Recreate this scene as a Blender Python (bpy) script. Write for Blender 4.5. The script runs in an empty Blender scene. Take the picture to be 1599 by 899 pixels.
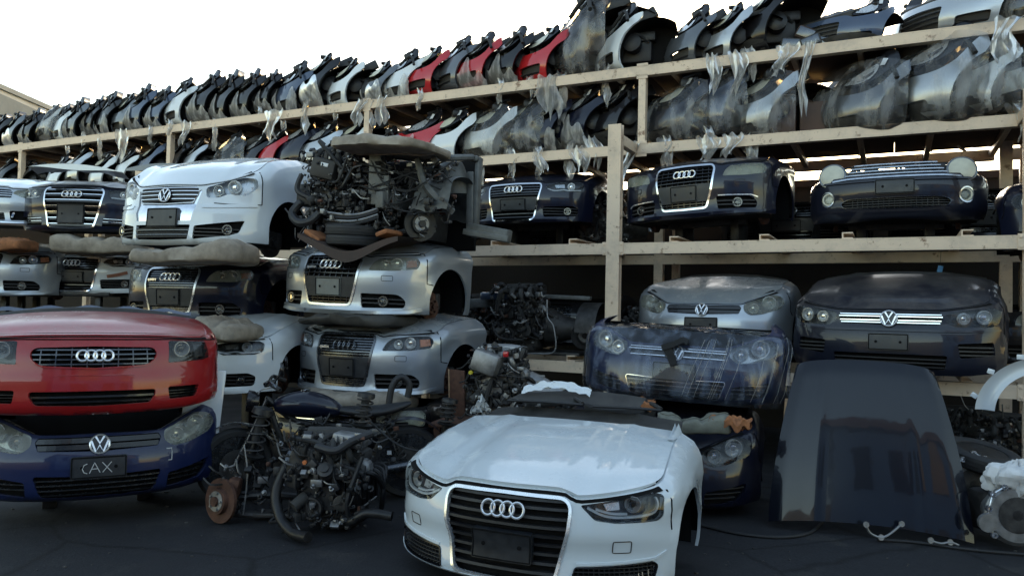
import bpy, bmesh, math, random
from mathutils import Vector, Matrix, noise
from mathutils.geometry import delaunay_2d_cdt
R = math.radians
rnd = random.Random(7)
scene = bpy.context.scene
C = scene.collection

# ------------------------------------------------------------------ camera
F_PX, CXP, CYP = 1198.0, 799.5, 449.5          # focal length and centre in photo pixels
PITCH, ROLL, CAM_H = 0.0271, 0.0209, 1.65
RACK_A = R(26.4)                               # the rack runs at this angle to the picture plane
cam_d = bpy.data.cameras.new('camera')
cam_d.sensor_width = 36.0
cam_d.lens = F_PX / 1599.0 * 36.0
cam_d.clip_start = 0.05
cam_d.clip_end = 3000
cam = bpy.data.objects.new('camera', cam_d)
C.objects.link(cam)
_cp, _sp, _cr, _sr = math.cos(PITCH), math.sin(PITCH), math.cos(ROLL), math.sin(ROLL)
FW = Vector((0, _cp, _sp)); _u0 = Vector((0, -_sp, _cp)); _r0 = Vector((1, 0, 0))
RT = _r0 * _cr + _u0 * _sr
UP = _u0 * _cr - _r0 * _sr
_m = Matrix((RT, UP, -FW)).transposed().to_4x4()
_m.translation = Vector((0, 0, CAM_H))
cam.matrix_world = _m
scene.camera = cam

# ------------------------------------------------------------------ sky, sun, exposure
SUN_EL, SUN_AZ = R(13), R(16)                  # low hazy sun behind the rack, a little right of centre
world = bpy.data.worlds.new('World'); scene.world = world
world.use_nodes = True
wn = world.node_tree.nodes; wl = world.node_tree.links
wn.clear()
wo = wn.new('ShaderNodeOutputWorld'); bg = wn.new('ShaderNodeBackground'); sky = wn.new('ShaderNodeTexSky')
sky.sky_type = 'NISHITA'; sky.sun_disc = False
sky.sun_elevation = SUN_EL; sky.sun_rotation = SUN_AZ
sky.air_density = 1.2; sky.dust_density = 0.8; sky.ozone_density = 0.0
bg.inputs['Strength'].default_value = 0.12
wl.new(sky.outputs[0], bg.inputs['Color']); wl.new(bg.outputs[0], wo.inputs['Surface'])
sun_d = bpy.data.lights.new('sun', 'SUN'); sun_d.energy = .8; sun_d.angle = R(14); sun_d.color = (1, .9, .76)
sun = bpy.data.objects.new('sun', sun_d); C.objects.link(sun)
sdir = Vector((math.sin(SUN_AZ) * math.cos(SUN_EL), math.cos(SUN_AZ) * math.cos(SUN_EL), math.sin(SUN_EL)))
sun.rotation_euler = sdir.to_track_quat('Z', 'Y').to_euler()
sun.location = (0, 0, 30)
vs = scene.view_settings
vs.view_transform = 'Standard'; vs.look = 'None'; vs.gamma = 1.0; vs.use_curve_mapping = False
vs.exposure = 2.1
scene.cycles.max_bounces = 6
scene.cycles.transparent_max_bounces = 24
scene.cycles.caustics_reflective = False; scene.cycles.caustics_refractive = False

# ------------------------------------------------------------------ helpers: places
def at(px, py, z_fwd):
    """photo pixel + distance along the view axis -> world point"""
    return Vector((0, 0, CAM_H)) + FW * z_fwd + RT * ((px - CXP) / F_PX * z_fwd) - UP * ((py - CYP) / F_PX * z_fwd)
ES = Vector((math.cos(RACK_A), -math.sin(RACK_A), 0))
EN = Vector((-math.sin(RACK_A), -math.cos(RACK_A), 0))
RACK_D = 8.3                                   # distance camera - front plane of the rack
def rk(s, k, z):                               # rack coordinates: along, out towards the viewer, up
    return EN * (k - RACK_D) + ES * s + Vector((0, 0, z))
def s_at(px, k, z):
    lo, hi = -40.0, 8.0
    for _ in range(50):
        mid = (lo + hi) / 2
        d = rk(mid, k, z) - Vector((0, 0, CAM_H))
        f = d.dot(FW)
        x = CXP + F_PX * d.dot(RT) / f if f > 0.05 else 1e9
        if x < px: lo = mid
        else: hi = mid
    return (lo + hi) / 2

# ------------------------------------------------------------------ helpers: objects
_n = {}
def tag(o, label=None, cat=None, group=None, kind=None):
    if label: o['label'] = label
    if cat: o['category'] = cat
    if group: o['group'] = group
    if kind: o['kind'] = kind
    return o
def thing(name, label, cat, loc=(0, 0, 0), yaw=0.0, group=None, tilt=(0, 0)):
    o = bpy.data.objects.new(name, None); C.objects.link(o)
    o.empty_display_size = .1
    o.location = loc; o.rotation_euler = (R(tilt[0]), R(tilt[1]), R(yaw))
    return tag(o, label, cat, group)
def link(name, mesh, parent=None):
    o = bpy.data.objects.new(name, mesh); C.objects.link(o)
    if parent is not None: o.parent = parent
    return o
def copy_tree(o, parent=None):
    c = o.copy(); C.objects.link(c)
    if parent is not None: c.parent = parent
    for ch in o.children: copy_tree(ch, c)
    return c

class MB:
    def __init__(s): s.v = []; s.f = []
    def add(s, vs_, fs_):
        b = len(s.v); s.v += [tuple(q) for q in vs_]; s.f += [tuple(b + i for i in q) for q in fs_]
        return s
    def box(s, c, d, m=None, bev=0.0):
        x, y, z = d[0] / 2, d[1] / 2, d[2] / 2
        if bev <= 0:
            vv = [(-x, -y, -z), (x, -y, -z), (x, y, -z), (-x, y, -z), (-x, -y, z), (x, -y, z), (x, y, z), (-x, y, z)]
            ff = [(3, 2, 1, 0), (4, 5, 6, 7), (0, 1, 5, 4), (1, 2, 6, 5), (2, 3, 7, 6), (3, 0, 4, 7)]
        else:
            b = min(bev, x * .9, y * .9, z * .9)
            bm = bmesh.new(); bmesh.ops.create_cube(bm, size=1.0)
            for q in bm.verts: q.co = Vector((q.co.x * d[0], q.co.y * d[1], q.co.z * d[2]))
            bmesh.ops.bevel(bm, geom=list(bm.edges), offset=b, segments=2, profile=.5, affect='EDGES')
            bm.verts.index_update()
            vv = [tuple(q.co) for q in bm.verts]; ff = [[q.index for q in fc.verts] for fc in bm.faces]
            bm.free()
        c = Vector(c)
        vv = [((m @ Vector(q)) if m else Vector(q)) + c for q in vv]
        return s.add(vv, ff)
    def tube(s, pts, r, n=8, closed=False, smooth=0, cap=True):
        pts = [Vector(q) for q in pts]
        rr = r if isinstance(r, (list, tuple)) else None
        if smooth and len(pts) > 2: pts = cr_path(pts, smooth, closed); pass
        N = len(pts)
        if rr: rr = [rr[0] + (rr[-1] - rr[0]) * i / (N - 1) for i in range(N)]
        t0 = (pts[1] - pts[0]).normalized()
        up = Vector((0, 0, 1)) if abs(t0.z) < .9 else Vector((1, 0, 0))
        nx = t0.cross(up).normalized()
        vv = []
        for i in range(N):
            if closed: t = (pts[(i + 1) % N] - pts[i - 1])
            else: t = pts[min(i + 1, N - 1)] - pts[max(i - 1, 0)]
            if t.length < 1e-9: t = t0
            t.normalize()
            nx = (nx - t * nx.dot(t))
            if nx.length < 1e-6: nx = t.orthogonal()
            nx.normalize(); ny = t.cross(nx)
            ri = rr[i] if rr else (r if not isinstance(r, (list, tuple)) else r[0])
            for j in range(n):
                a = 2 * math.pi * j / n
                vv.append(pts[i] + nx * (ri * math.cos(a)) + ny * (ri * math.sin(a)))
        ff = []
        for i in range(N if closed else N - 1):
            k = (i + 1) % N
            for j in range(n):
                j2 = (j + 1) % n
                ff.append((i * n + j, i * n + j2, k * n + j2, k * n + j))
        if not closed and cap:
            ff.append(tuple(range(n - 1, -1, -1))); ff.append(tuple((N - 1) * n + j for j in range(n)))
        return s.add(vv, ff)
    def lathe(s, prof, o, ax, n=24, a0=0, a1=2 * math.pi):
        """profile (radius, height along axis) turned about ax at o"""
        ax = Vector(ax).normalized(); o = Vector(o)
        e1 = ax.orthogonal().normalized(); e2 = ax.cross(e1)
        full = abs(a1 - a0 - 2 * math.pi) < 1e-6
        m = n if full else n + 1
        vv = []
        for (r, h) in prof:
            for j in range(m):
                a = a0 + (a1 - a0) * j / n
                vv.append(o + ax * h + e1 * (r * math.cos(a)) + e2 * (r * math.sin(a)))
        ff = []
        for i in range(len(prof) - 1):
            for j in range(n):
                j2 = (j + 1) % m
                ff.append((i * m + j, i * m + j2, (i + 1) * m + j2, (i + 1) * m + j))
        if full:
            if prof[0][0] > 1e-6: ff.append(tuple(range(m - 1, -1, -1)))
            if prof[-1][0] > 1e-6: ff.append(tuple((len(prof) - 1) * m + j for j in range(m)))
        return s.add(vv, ff)
    def grid(s, fn, nu, nv):
        vv = [fn(i / nu, j / nv) for i in range(nu + 1) for j in range(nv + 1)]
        w = nv + 1
        ff = [(i * w + j, (i + 1) * w + j, (i + 1) * w + j + 1, i * w + j + 1) for i in range(nu) for j in range(nv)]
        return s.add(vv, ff)
    def mesh(s, name, mat, ang=35, fix=True):
        me = bpy.data.meshes.new(name)
        me.from_pydata(s.v, [], s.f)
        if fix and s.f:
            bm = bmesh.new(); bm.from_mesh(me)
            bmesh.ops.remove_doubles(bm, verts=bm.verts, dist=1e-5)
            bmesh.ops.recalc_face_normals(bm, faces=bm.faces)
            bm.to_mesh(me); bm.free()
        if ang:
            me.polygons.foreach_set('use_smooth', [True] * len(me.polygons))
            me.set_sharp_from_angle(angle=R(ang))
        if mat is not None: me.materials.append(mat)
        me.update()
        return me
    def build(s, name, mat, parent=None, ang=35, fix=True):
        return link(name, s.mesh(name, mat, ang, fix), parent)

def cr_path(pts, k, closed=False):
    out = []; N = len(pts)
    rng = range(N) if closed else range(N - 1)
    for i in rng:
        g = (lambda j: pts[j % N]) if closed else (lambda j: pts[max(0, min(N - 1, j))])
        p0, p1, p2, p3 = g(i - 1), g(i), g(i + 1), g(i + 2)
        for j in range(k):
            t = j / k
            out.append(0.5 * ((2 * p1) + (p2 - p0) * t + (2 * p0 - 5 * p1 + 4 * p2 - p3) * t * t + (3 * p1 - p0 - 3 * p2 + p3) * t ** 3))
    if not closed: out.append(pts[-1])
    return out
def lerp(a, b, t): return a + (b - a) * t
def sstep(a, b, x):
    t = max(0, min(1, (x - a) / (b - a))); return t * t * (3 - 2 * t)
def interp(tab, x, col=1):
    """smooth (Catmull-Rom) table lookup"""
    if x <= tab[0][0]: return tab[0][col]
    if x >= tab[-1][0]: return tab[-1][col]
    for i in range(len(tab) - 1):
        if tab[i][0] <= x <= tab[i + 1][0]:
            x0, x1 = tab[i][0], tab[i + 1][0]; y0, y1 = tab[i][col], tab[i + 1][col]
            h = x1 - x0
            if h < 1e-9: return y1
            m0 = (y1 - tab[i - 1][col]) / (x1 - tab[i - 1][0]) if i > 0 else (y1 - y0) / h
            m1 = (tab[i + 2][col] - y0) / (tab[i + 2][0] - x0) if i + 2 < len(tab) else (y1 - y0) / h
            t = (x - x0) / h
            return (2 * t ** 3 - 3 * t * t + 1) * y0 + (t ** 3 - 2 * t * t + t) * h * m0 + (-2 * t ** 3 + 3 * t * t) * y1 + (t ** 3 - t * t) * h * m1
    return tab[-1][col]
def lin(tab, x):
    if x <= tab[0][0]: return tab[0][1]
    for i in range(len(tab) - 1):
        if x <= tab[i + 1][0]:
            return lerp(tab[i][1], tab[i + 1][1], (x - tab[i][0]) / max(1e-9, tab[i + 1][0] - tab[i][0]))
    return tab[-1][1]
# 2-D polygons
def area(p): return sum(p[i - 1][0] * p[i][1] - p[i][0] * p[i - 1][1] for i in range(len(p))) / 2
def ccw(p): return p if area(p) > 0 else p[::-1]
def rounded(p, r, k=4):
    out = []; n = len(p)
    rs = r if isinstance(r, (list, tuple)) else [r] * n
    for i in range(n):
        a = Vector(p[i - 1]); b = Vector(p[i]); c = Vector(p[(i + 1) % n])
        ra = min(rs[i], (a - b).length * .45); rc = min(rs[i], (c - b).length * .45)
        if min(ra, rc) < 1e-4: out.append(tuple(b)); continue
        s = b + (a - b).normalized() * ra; e = b + (c - b).normalized() * rc
        for j in range(k + 1):
            t = j / k
            out.append(tuple(s * (1 - t) ** 2 + b * 2 * t * (1 - t) + e * t * t))
    return out
def dens(p, step, closed=True):
    out = []; n = len(p)
    for i in range(n if closed else n - 1):
        a = p[i]; b = p[(i + 1) % n]
        m = max(1, int(math.hypot(b[0] - a[0], b[1] - a[1]) / step))
        for j in range(m): out.append((lerp(a[0], b[0], j / m), lerp(a[1], b[1], j / m)))
    if not closed: out.append(tuple(p[-1]))
    return out
def inside(x, y, p):
    c = False; j = len(p) - 1
    for i in range(len(p)):
        xi, yi = p[i]; xj, yj = p[j]
        if (yi > y) != (yj > y) and x < (xj - xi) * (y - yi) / (yj - yi) + xi: c = not c
        j = i
    return c
def mir(p): return [(-a, b) for a, b in reversed(p)]
def sym(half):
    """half outline given for t>=0 from top centre round to bottom centre -> closed polygon"""
    return half + [(-a, b) for a, b in reversed(half) if a > 1e-6]
def circ(t, z, r, n=20, ez=1.0): return [(t + r * math.cos(2 * math.pi * i / n), z + ez * r * math.sin(2 * math.pi * i / n)) for i in range(n)]
def spans(poly, z):
    xs = []
    for i in range(len(poly)):
        a = poly[i - 1]; b = poly[i]
        if (a[1] > z) != (b[1] > z): xs.append(a[0] + (z - a[1]) / (b[1] - a[1]) * (b[0] - a[0]))
    xs.sort()
    return list(zip(xs[::2], xs[1::2]))
def vspans(poly, t):
    return spans([(b, a) for a, b in poly], t)

# ------------------------------------------------------------------ materials
def mat_new(name):
    m = bpy.data.materials.new(name); m.use_nodes = True
    nt = m.node_tree; b = nt.nodes.get('Principled BSDF')
    return m, nt, b
def nd(nt, t, **kw):
    n = nt.nodes.new(t)
    for k, v in kw.items(): setattr(n, k, v)
    return n
def noise_node(nt, scale, detail=4, rough=.55, coord='Object', stretch=None):
    tc = nd(nt, 'ShaderNodeTexCoord'); n = nd(nt, 'ShaderNodeTexNoise')
    n.inputs['Scale'].default_value = scale; n.inputs['Detail'].default_value = detail; n.inputs['Roughness'].default_value = rough
    if stretch:
        mp = nd(nt, 'ShaderNodeMapping'); mp.inputs['Scale'].default_value = stretch
        nt.links.new(tc.outputs[coord], mp.inputs['Vector']); nt.links.new(mp.outputs[0], n.inputs['Vector'])
    else: nt.links.new(tc.outputs[coord], n.inputs['Vector'])
    return n
def ramp(nt, src, stops):
    r = nd(nt, 'ShaderNodeValToRGB')
    el = r.color_ramp.elements
    while len(el) < len(stops): el.new(.5)
    for e, (p, c) in zip(el, stops):
        e.position = p; e.color = c if len(c) == 4 else (*c, 1)
    nt.links.new(src, r.inputs['Fac']); return r
def g3(v): return (v, v, v)
def mixc(nt, fac, a, b):
    m = nd(nt, 'ShaderNodeMix'); m.data_type = 'RGBA'
    if hasattr(fac, 'is_linked'): nt.links.new(fac, m.inputs['Factor'])
    else: m.inputs['Factor'].default_value = fac
    for sock, v in ((m.inputs[6], a), (m.inputs[7], b)):
        if hasattr(v, 'is_linked'): nt.links.new(v, sock)
        else: sock.default_value = (*v, 1)
    return m.outputs[2]
def mth(nt, op, a, b=0.0, clamp=False):
    m = nd(nt, 'ShaderNodeMath'); m.operation = op; m.use_clamp = clamp
    for i, v in enumerate((a, b)):
        if hasattr(v, 'is_linked'): nt.links.new(v, m.inputs[i])
        else: m.inputs[i].default_value = v
    return m.outputs[0]
DUST = (.30, .27, .23)
def paint(name, col, metal=0.0, rough=.32, dust=.35, coat=1.0, flake=0.0):
    """clear-coated car paint with settled dust and grime"""
    m, nt, b = mat_new(name)
    geo = nd(nt, 'ShaderNodeNewGeometry'); sx = nd(nt, 'ShaderNodeSeparateXYZ'); nt.links.new(geo.outputs['Normal'], sx.inputs[0])
    up = mth(nt, 'MULTIPLY', mth(nt, 'POWER', mth(nt, 'MAXIMUM', sx.outputs['Z'], 0.0), 1.5), .75)
    up = mth(nt, 'ADD', up, .05)
    n1 = noise_node(nt, 3.5, 6, .65); n2 = noise_node(nt, 26, 4, .6)
    c1 = ramp(nt, n1.outputs['Fac'], [(.32, g3(.12)), (.68, g3(1))])
    c2 = ramp(nt, n2.outputs['Fac'], [(.3, g3(.55)), (.7, g3(1))])
    d = mth(nt, 'MULTIPLY', mth(nt, 'MULTIPLY', mth(nt, 'MULTIPLY', up, c1.outputs[0]), c2.outputs[0]), dust * 1.6, True)
    nt.links.new(mixc(nt, d, col, DUST), b.inputs['Base Color'])
    b.inputs['Metallic'].default_value = metal
    if metal > 0: nt.links.new(mth(nt, 'MULTIPLY', mth(nt, 'SUBTRACT', 1.0, d, True), metal), b.inputs['Metallic'])
    nt.links.new(mth(nt, 'ADD', mth(nt, 'MULTIPLY', d, .5), rough, True), b.inputs['Roughness'])
    b.inputs['Coat Weight'].default_value = coat; b.inputs['Specular IOR Level'].default_value = .2
    nt.links.new(mth(nt, 'ADD', mth(nt, 'MULTIPLY', d, .6), .04, True), b.inputs['Coat Roughness'])
    n3 = noise_node(nt, 5, 2, .5); bp = nd(nt, 'ShaderNodeBump')
    bp.inputs['Strength'].default_value = .06; bp.inputs['Distance'].default_value = .02
    nt.links.new(n3.outputs['Fac'], bp.inputs['Height']); nt.links.new(bp.outputs[0], b.inputs['Normal']); nt.links.new(bp.outputs[0], b.inputs['Coat Normal'])
    return m
def plain(name, col, rough=.5, metal=0.0, var=.25, scale=12, bump=0.0, spec=.5, col2=None, stretch=None):
    m, nt, b = mat_new(name)
    n = noise_node(nt, scale, 5, .6, stretch=stretch)
    r = ramp(nt, n.outputs['Fac'], [(.3, g3(0)), (.7, g3(1))])
    a = tuple(c * (1 - var) for c in col); c2 = col2 or tuple(min(1, c * (1 + var)) for c in col)
    nt.links.new(mixc(nt, r.outputs[0], a, c2), b.inputs['Base Color'])
    b.inputs['Roughness'].default_value = rough; b.inputs['Metallic'].default_value = metal
    b.inputs['Specular IOR Level'].default_value = spec
    nt.links.new(mth(nt, 'ADD', mth(nt, 'MULTIPLY', r.outputs[0], .2), rough - .1, True), b.inputs['Roughness'])
    if bump:
        bp = nd(nt, 'ShaderNodeBump'); bp.inputs['Strength'].default_value = bump; bp.inputs['Distance'].default_value = .01
        nt.links.new(n.outputs['Fac'], bp.inputs['Height']); nt.links.new(bp.outputs[0], b.inputs['Normal'])
    return m
def clear(name, tint=(.95, .95, .95), haze=(.6, .6, .55), haze_amt=.15, rough=.05, streak=None, lo=0.0, hi=1.0, sc=6):
    """lamp covers, glass and plastic film: transparent + haze + gloss"""
    m, nt, b = mat_new(name)
    out = nt.nodes['Material Output']
    tr = nd(nt, 'ShaderNodeBsdfTransparent'); tr.inputs[0].default_value = (*tint, 1)
    df = nd(nt, 'ShaderNodeBsdfDiffuse'); df.inputs[0].default_value = (*haze, 1)
    tl = nd(nt, 'ShaderNodeBsdfTranslucent'); tl.inputs[0].default_value = (*haze, 1)
    ad = nd(nt, 'ShaderNodeMixShader'); ad.inputs[0].default_value = .55
    nt.links.new(df.outputs[0], ad.inputs[1]); nt.links.new(tl.outputs[0], ad.inputs[2])
    gl = nd(nt, 'ShaderNodeBsdfGlossy'); gl.inputs['Roughness'].default_value = rough
    mx = nd(nt, 'ShaderNodeMixShader'); mx2 = nd(nt, 'ShaderNodeMixShader')
    n = noise_node(nt, sc, 5, .6, stretch=streak)
    r = ramp(nt, n.outputs['Fac'], [(.35 if not streak else .45, g3(lo)), (.68 if not streak else .66, g3(hi))])
    nt.links.new(mth(nt, 'MULTIPLY', r.outputs[0], haze_amt, True), mx.inputs[0])
    nt.links.new(tr.outputs[0], mx.inputs[1]); nt.links.new(ad.outputs[0], mx.inputs[2])
    lw = nd(nt, 'ShaderNodeFresnel'); lw.inputs['IOR'].default_value = 1.45
    if streak is not None or sc > 8:
        bp = nd(nt, 'ShaderNodeBump'); bp.inputs['Strength'].default_value = .25; bp.inputs['Distance'].default_value = .02
        nt.links.new(n.outputs['Fac'], bp.inputs['Height']); nt.links.new(bp.outputs[0], gl.inputs['Normal']); nt.links.new(bp.outputs[0], lw.inputs['Normal'])
    nt.links.new(mth(nt, 'MULTIPLY', lw.outputs[0], 1.0, True), mx2.inputs[0]); nt.links.new(mx.outputs[0], mx2.inputs[1]); nt.links.new(gl.outputs[0], mx2.inputs[2])
    nt.links.new(mx2.outputs[0], out.inputs['Surface'])
    return m
M = {}
M['white'] = paint('white_paint', (.64, .68, .71), 0, .3, .10)
M['white_clean'] = paint('white_gloss_paint', (.60, .65, .68), 0, .25, .13)
M['silver'] = paint('silver_paint', (.34, .37, .41), .7, .34, .4)
M['silver_light'] = paint('light_silver_paint', (.40, .43, .46), .6, .34, .4)
M['silver_dusty'] = paint('dusty_silver_paint', (.38, .42, .46), .6, .36, .75)
M['navy'] = paint('navy_paint', (.005, .007, .019), 0, .3, .07, .6)
M['navy_dusty'] = paint('dusty_navy_paint', (.006, .008, .018), 0, .35, .28, .55)
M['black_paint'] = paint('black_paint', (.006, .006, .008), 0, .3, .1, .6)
M['blue'] = paint('blue_paint', (.008, .015, .060), 0, .3, .14, .6)
M['red'] = paint('red_paint', (.30, .009, .011), 0, .3, .42, .7)
M['red_bright'] = paint('bright_red_paint', (.42, .014, .018), 0, .3, .12)
M['grey_paint'] = paint('grey_paint', (.10, .11, .125), .5, .35, .3)
M['slate'] = paint('slate_blue_paint', (.045, .065, .11), .3, .35, .25)
M['black'] = plain('black_plastic', (.012, .012, .014), .55, 0, .3, 9)
M['gloss_black'] = plain('gloss_black_plastic', (.008, .008, .010), .22, 0, .3, 9)
M['dusty_black'] = plain('dusty_black_plastic', (.022, .021, .020), .7, 0, .5, 6, col2=(.05, .047, .043))
M['void'] = plain('matt_black_liner', (.006, .006, .0065), .9, 0, .3, 9, spec=.15)
M['plate'] = plain('plate_black', (.016, .018, .022), .4, 0, .25, 14)
M['plate_grey'] = plain('plate_grey', (.15, .16, .15), .5, 0, .15, 14)
M['chrome'] = plain('chrome', (.72, .73, .75), .14, 1.0, .08, 20)
M['badge_chrome'] = plain('bright_badge_metal', (.78, .79, .81), .25, .7, .05, 20)
M['satin'] = plain('satin_chrome', (.55, .57, .6), .28, 1.0, .1, 20)
M['dark_chrome'] = plain('dark_chrome', (.10, .105, .115), .25, .9, .15, 20)
M['alu'] = plain('dirty_aluminium', (.25, .25, .25), .5, .75, .4, 9, .2)
M['iron'] = plain('dirty_iron', (.055, .053, .052), .6, .6, .5, 12, .3)
M['dark_iron'] = plain('oily_dark_iron', (.020, .020, .021), .45, .4, .5, 12, .3)
M['rubber'] = plain('rubber', (.017, .017, .018), .7, 0, .35, 10, .1)
M['rust'] = plain('rusty_steel', (.085, .038, .025), .75, .3, .5, 14, .3, col2=(.14, .068, .045))
M['inner_grey'] = plain('grey_inner_panel', (.085, .09, .09), .55, .1, .45, 7, .15, col2=(.15, .155, .15))
M['cream'] = plain('cream_steel_paint', (.70, .545, .40), .55, 0, .06, 3, .05, col2=(.74, .58, .43))
M['deck'] = plain('brown_plywood', (.10, .062, .046), .8, 0, .35, 2.5, .2)
M['wood'] = plain('raw_wood', (.34, .22, .13), .7, 0, .25, 6, .2, stretch=(1, 1, 12))
M['orange'] = plain('orange_foam', (.27, .105, .04), .85, 0, .35, 18, .5)
M['beige'] = plain('stained_beige_cloth', (.26, .215, .165), .9, 0, .35, 7, .4, col2=(.36, .31, .25))
M['green_grey'] = plain('grey_green_cloth', (.15, .15, .12), .9, 0, .35, 9, .4)
M['brown'] = plain('dark_brown_board', (.045, .028, .022), .75, 0, .4, 7, .2)
M['amber'] = plain('amber_lens', (.55, .17, .06), .3, 0, .15, 30)
M['reflector'] = plain('lamp_reflector', (.58, .59, .60), .3, .6, .15, 20)
M['lamp_dark'] = plain('dark_lamp_bowl', (.03, .032, .036), .25, .3, .2, 20)
M['lamp_milky'] = plain('clouded_lamp', (.50, .49, .40), .35, 0, .12, 10)
M['led'] = plain('pale_light_guide', (.60, .62, .64), .3, 0, .05, 20)
M['lens'] = clear('clear_lamp_cover', (.93, .95, .96), (.5, .52, .52), .12, .03)
M['lens_old'] = clear('yellowed_lamp_cover', (.85, .87, .80), (.60, .61, .54), .5, .12, None, .45, 1, 5)
M['glass'] = clear('glass_pane', (.8, .85, .85), (.4, .4, .4), .1, .02)
M['film'] = clear('plastic_film', (.96, .96, .96), (.92, .91, .90), .44, .08, (2.4, 2.4, .8), .10, 1.0, 3)
M['film_thick'] = clear('bunched_plastic_film', (.92, .92, .92), (.85, .83, .80), .8, .42, (3, 3, .6), .35, 1.0, 5)
M['film_wrap'] = clear('stretch_wrap_film', (.95, .96, .98), (.50, .60, .80), .34, .04, (4, 4, .8), .12, 1.0, 3)  # blue in the haze colour stands in for sky reflected off the film
M['yellow'] = plain('yellow_plastic', (.5, .42, .03), .4)
M['tape'] = plain('brown_tape', (.28, .12, .075), .5, 0, .25, 25)
M['cloth_black'] = plain('black_cloth', (.008, .008, .008), .9, 0, .3, 9)
M['white_bag'] = plain('white_plastic_bag', (.62, .62, .62), .45, 0, .12, 14, .4)
M['scratch'] = plain('pale_scratch', (.5, .5, .5), .7, 0, .1, 30)

def weather(m, dark, scale, lo, hi):
    """chips, rust and grime spread over an existing plain material"""
    nt = m.node_tree; b = nt.nodes.get('Principled BSDF'); src = b.inputs['Base Color'].links[0].from_socket
    n = noise_node(nt, scale, 8, .7); r = ramp(nt, n.outputs['Fac'], [(lo, g3(0)), (hi, g3(1))])
    nt.links.new(mixc(nt, r.outputs[0], src, dark), b.inputs['Base Color'])
weather(M['cream'], (.20, .11, .06), 9, .58, .68); weather(M['cream'], (.38, .31, .25), 2.2, .5, .8)

# ------------------------------------------------------------------ setting
m, nt, b = mat_new('asphalt')
n1 = noise_node(nt, .35, 5, .6); n2 = noise_node(nt, 60, 3, .6)
r1 = ramp(nt, n1.outputs['Fac'], [(.3, (.018, .0185, .021)), (.7, (.028, .028, .032))])
r2 = ramp(nt, n2.outputs['Fac'], [(.35, g3(.65)), (.7, g3(1.25))])
mm = nd(nt, 'ShaderNodeMix'); mm.data_type = 'RGBA'; mm.blend_type = 'MULTIPLY'; mm.inputs['Factor'].default_value = 1
n4 = noise_node(nt, 1.1, 7, .7); r4 = ramp(nt, n4.outputs['Fac'], [(.55, g3(0)), (.66, g3(1))])
vo = nd(nt, 'ShaderNodeTexVoronoi'); vo.feature = 'DISTANCE_TO_EDGE'; vo.inputs['Scale'].default_value = .55; tcv = nd(nt, 'ShaderNodeTexCoord'); nw = noise_node(nt, 2.5, 4, .6)
vadd = nd(nt, 'ShaderNodeMix'); vadd.data_type = 'VECTOR'; vadd.inputs['Factor'].default_value = .12; nt.links.new(tcv.outputs['Object'], vadd.inputs[4]); nt.links.new(nw.outputs['Color'], vadd.inputs[5]); nt.links.new(vadd.outputs[1], vo.inputs['Vector'])
rv = ramp(nt, vo.outputs['Distance'], [(.0, g3(1)), (.012, g3(0))])
c_ = mixc(nt, mth(nt, 'MULTIPLY', r4.outputs[0], .75), r1.outputs[0], (.052, .048, .044)); c_ = mixc(nt, mth(nt, 'MULTIPLY', rv.outputs[0], .7), c_, (.006, .006, .006))
nt.links.new(c_, mm.inputs[6]); nt.links.new(r2.outputs[0], mm.inputs[7]); nt.links.new(mm.outputs[2], b.inputs['Base Color'])
n3 = noise_node(nt, 1.3, 4, .6); r3 = ramp(nt, n3.outputs['Fac'], [(.35, g3(.62)), (.65, g3(.88))]); nt.links.new(r3.outputs[0], b.inputs['Roughness'])
b.inputs['Specular IOR Level'].default_value = .3
bp = nd(nt, 'ShaderNodeBump'); bp.inputs['Strength'].default_value = .5; bp.inputs['Distance'].default_value = .006
nt.links.new(n2.outputs['Fac'], bp.inputs['Height']); nt.links.new(bp.outputs[0], b.inputs['Normal'])
M['asphalt'] = m
g = MB(); g.add([(-400, -400, 0), (400, -400, 0), (400, 400, 0), (-400, 400, 0)], [(0, 1, 2, 3)])
tag(g.build('ground', M['asphalt'], ang=0, fix=False), kind='structure')

def wmat(name, col, rough=.85, band=None):
    m, nt, b = mat_new(name)
    n = noise_node(nt, .8, 6, .65); r = ramp(nt, n.outputs['Fac'], [(.3, tuple(c * .78 for c in col)), (.7, tuple(min(1, c * 1.12) for c in col))])
    nt.links.new(r.outputs[0], b.inputs['Base Color']); b.inputs['Roughness'].default_value = rough
    n2 = noise_node(nt, 25, 3, .6); bp = nd(nt, 'ShaderNodeBump'); bp.inputs['Strength'].default_value = .25; bp.inputs['Distance'].default_value = .02
    nt.links.new(n2.outputs['Fac'], bp.inputs['Height']); nt.links.new(bp.outputs[0], b.inputs['Normal'])
    return m
M['wall_far'] = wmat('pinkish_grey_render', (.29, .30, .285))
M['wall_far2'] = wmat('grey_panel_cladding', (.17, .185, .18))
M['block'] = wmat('shade_black_wall', (.022, .019, .018))  # near-black colour stands for the shade among clutter behind the rack
M['blue_wall'] = wmat('blue_painted_wall', (.05, .115, .27))
M['beige_wall'] = wmat('beige_wall', (.17, .14, .11))
M['brown_band'] = wmat('brown_fascia', (.10, .065, .055))

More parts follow.
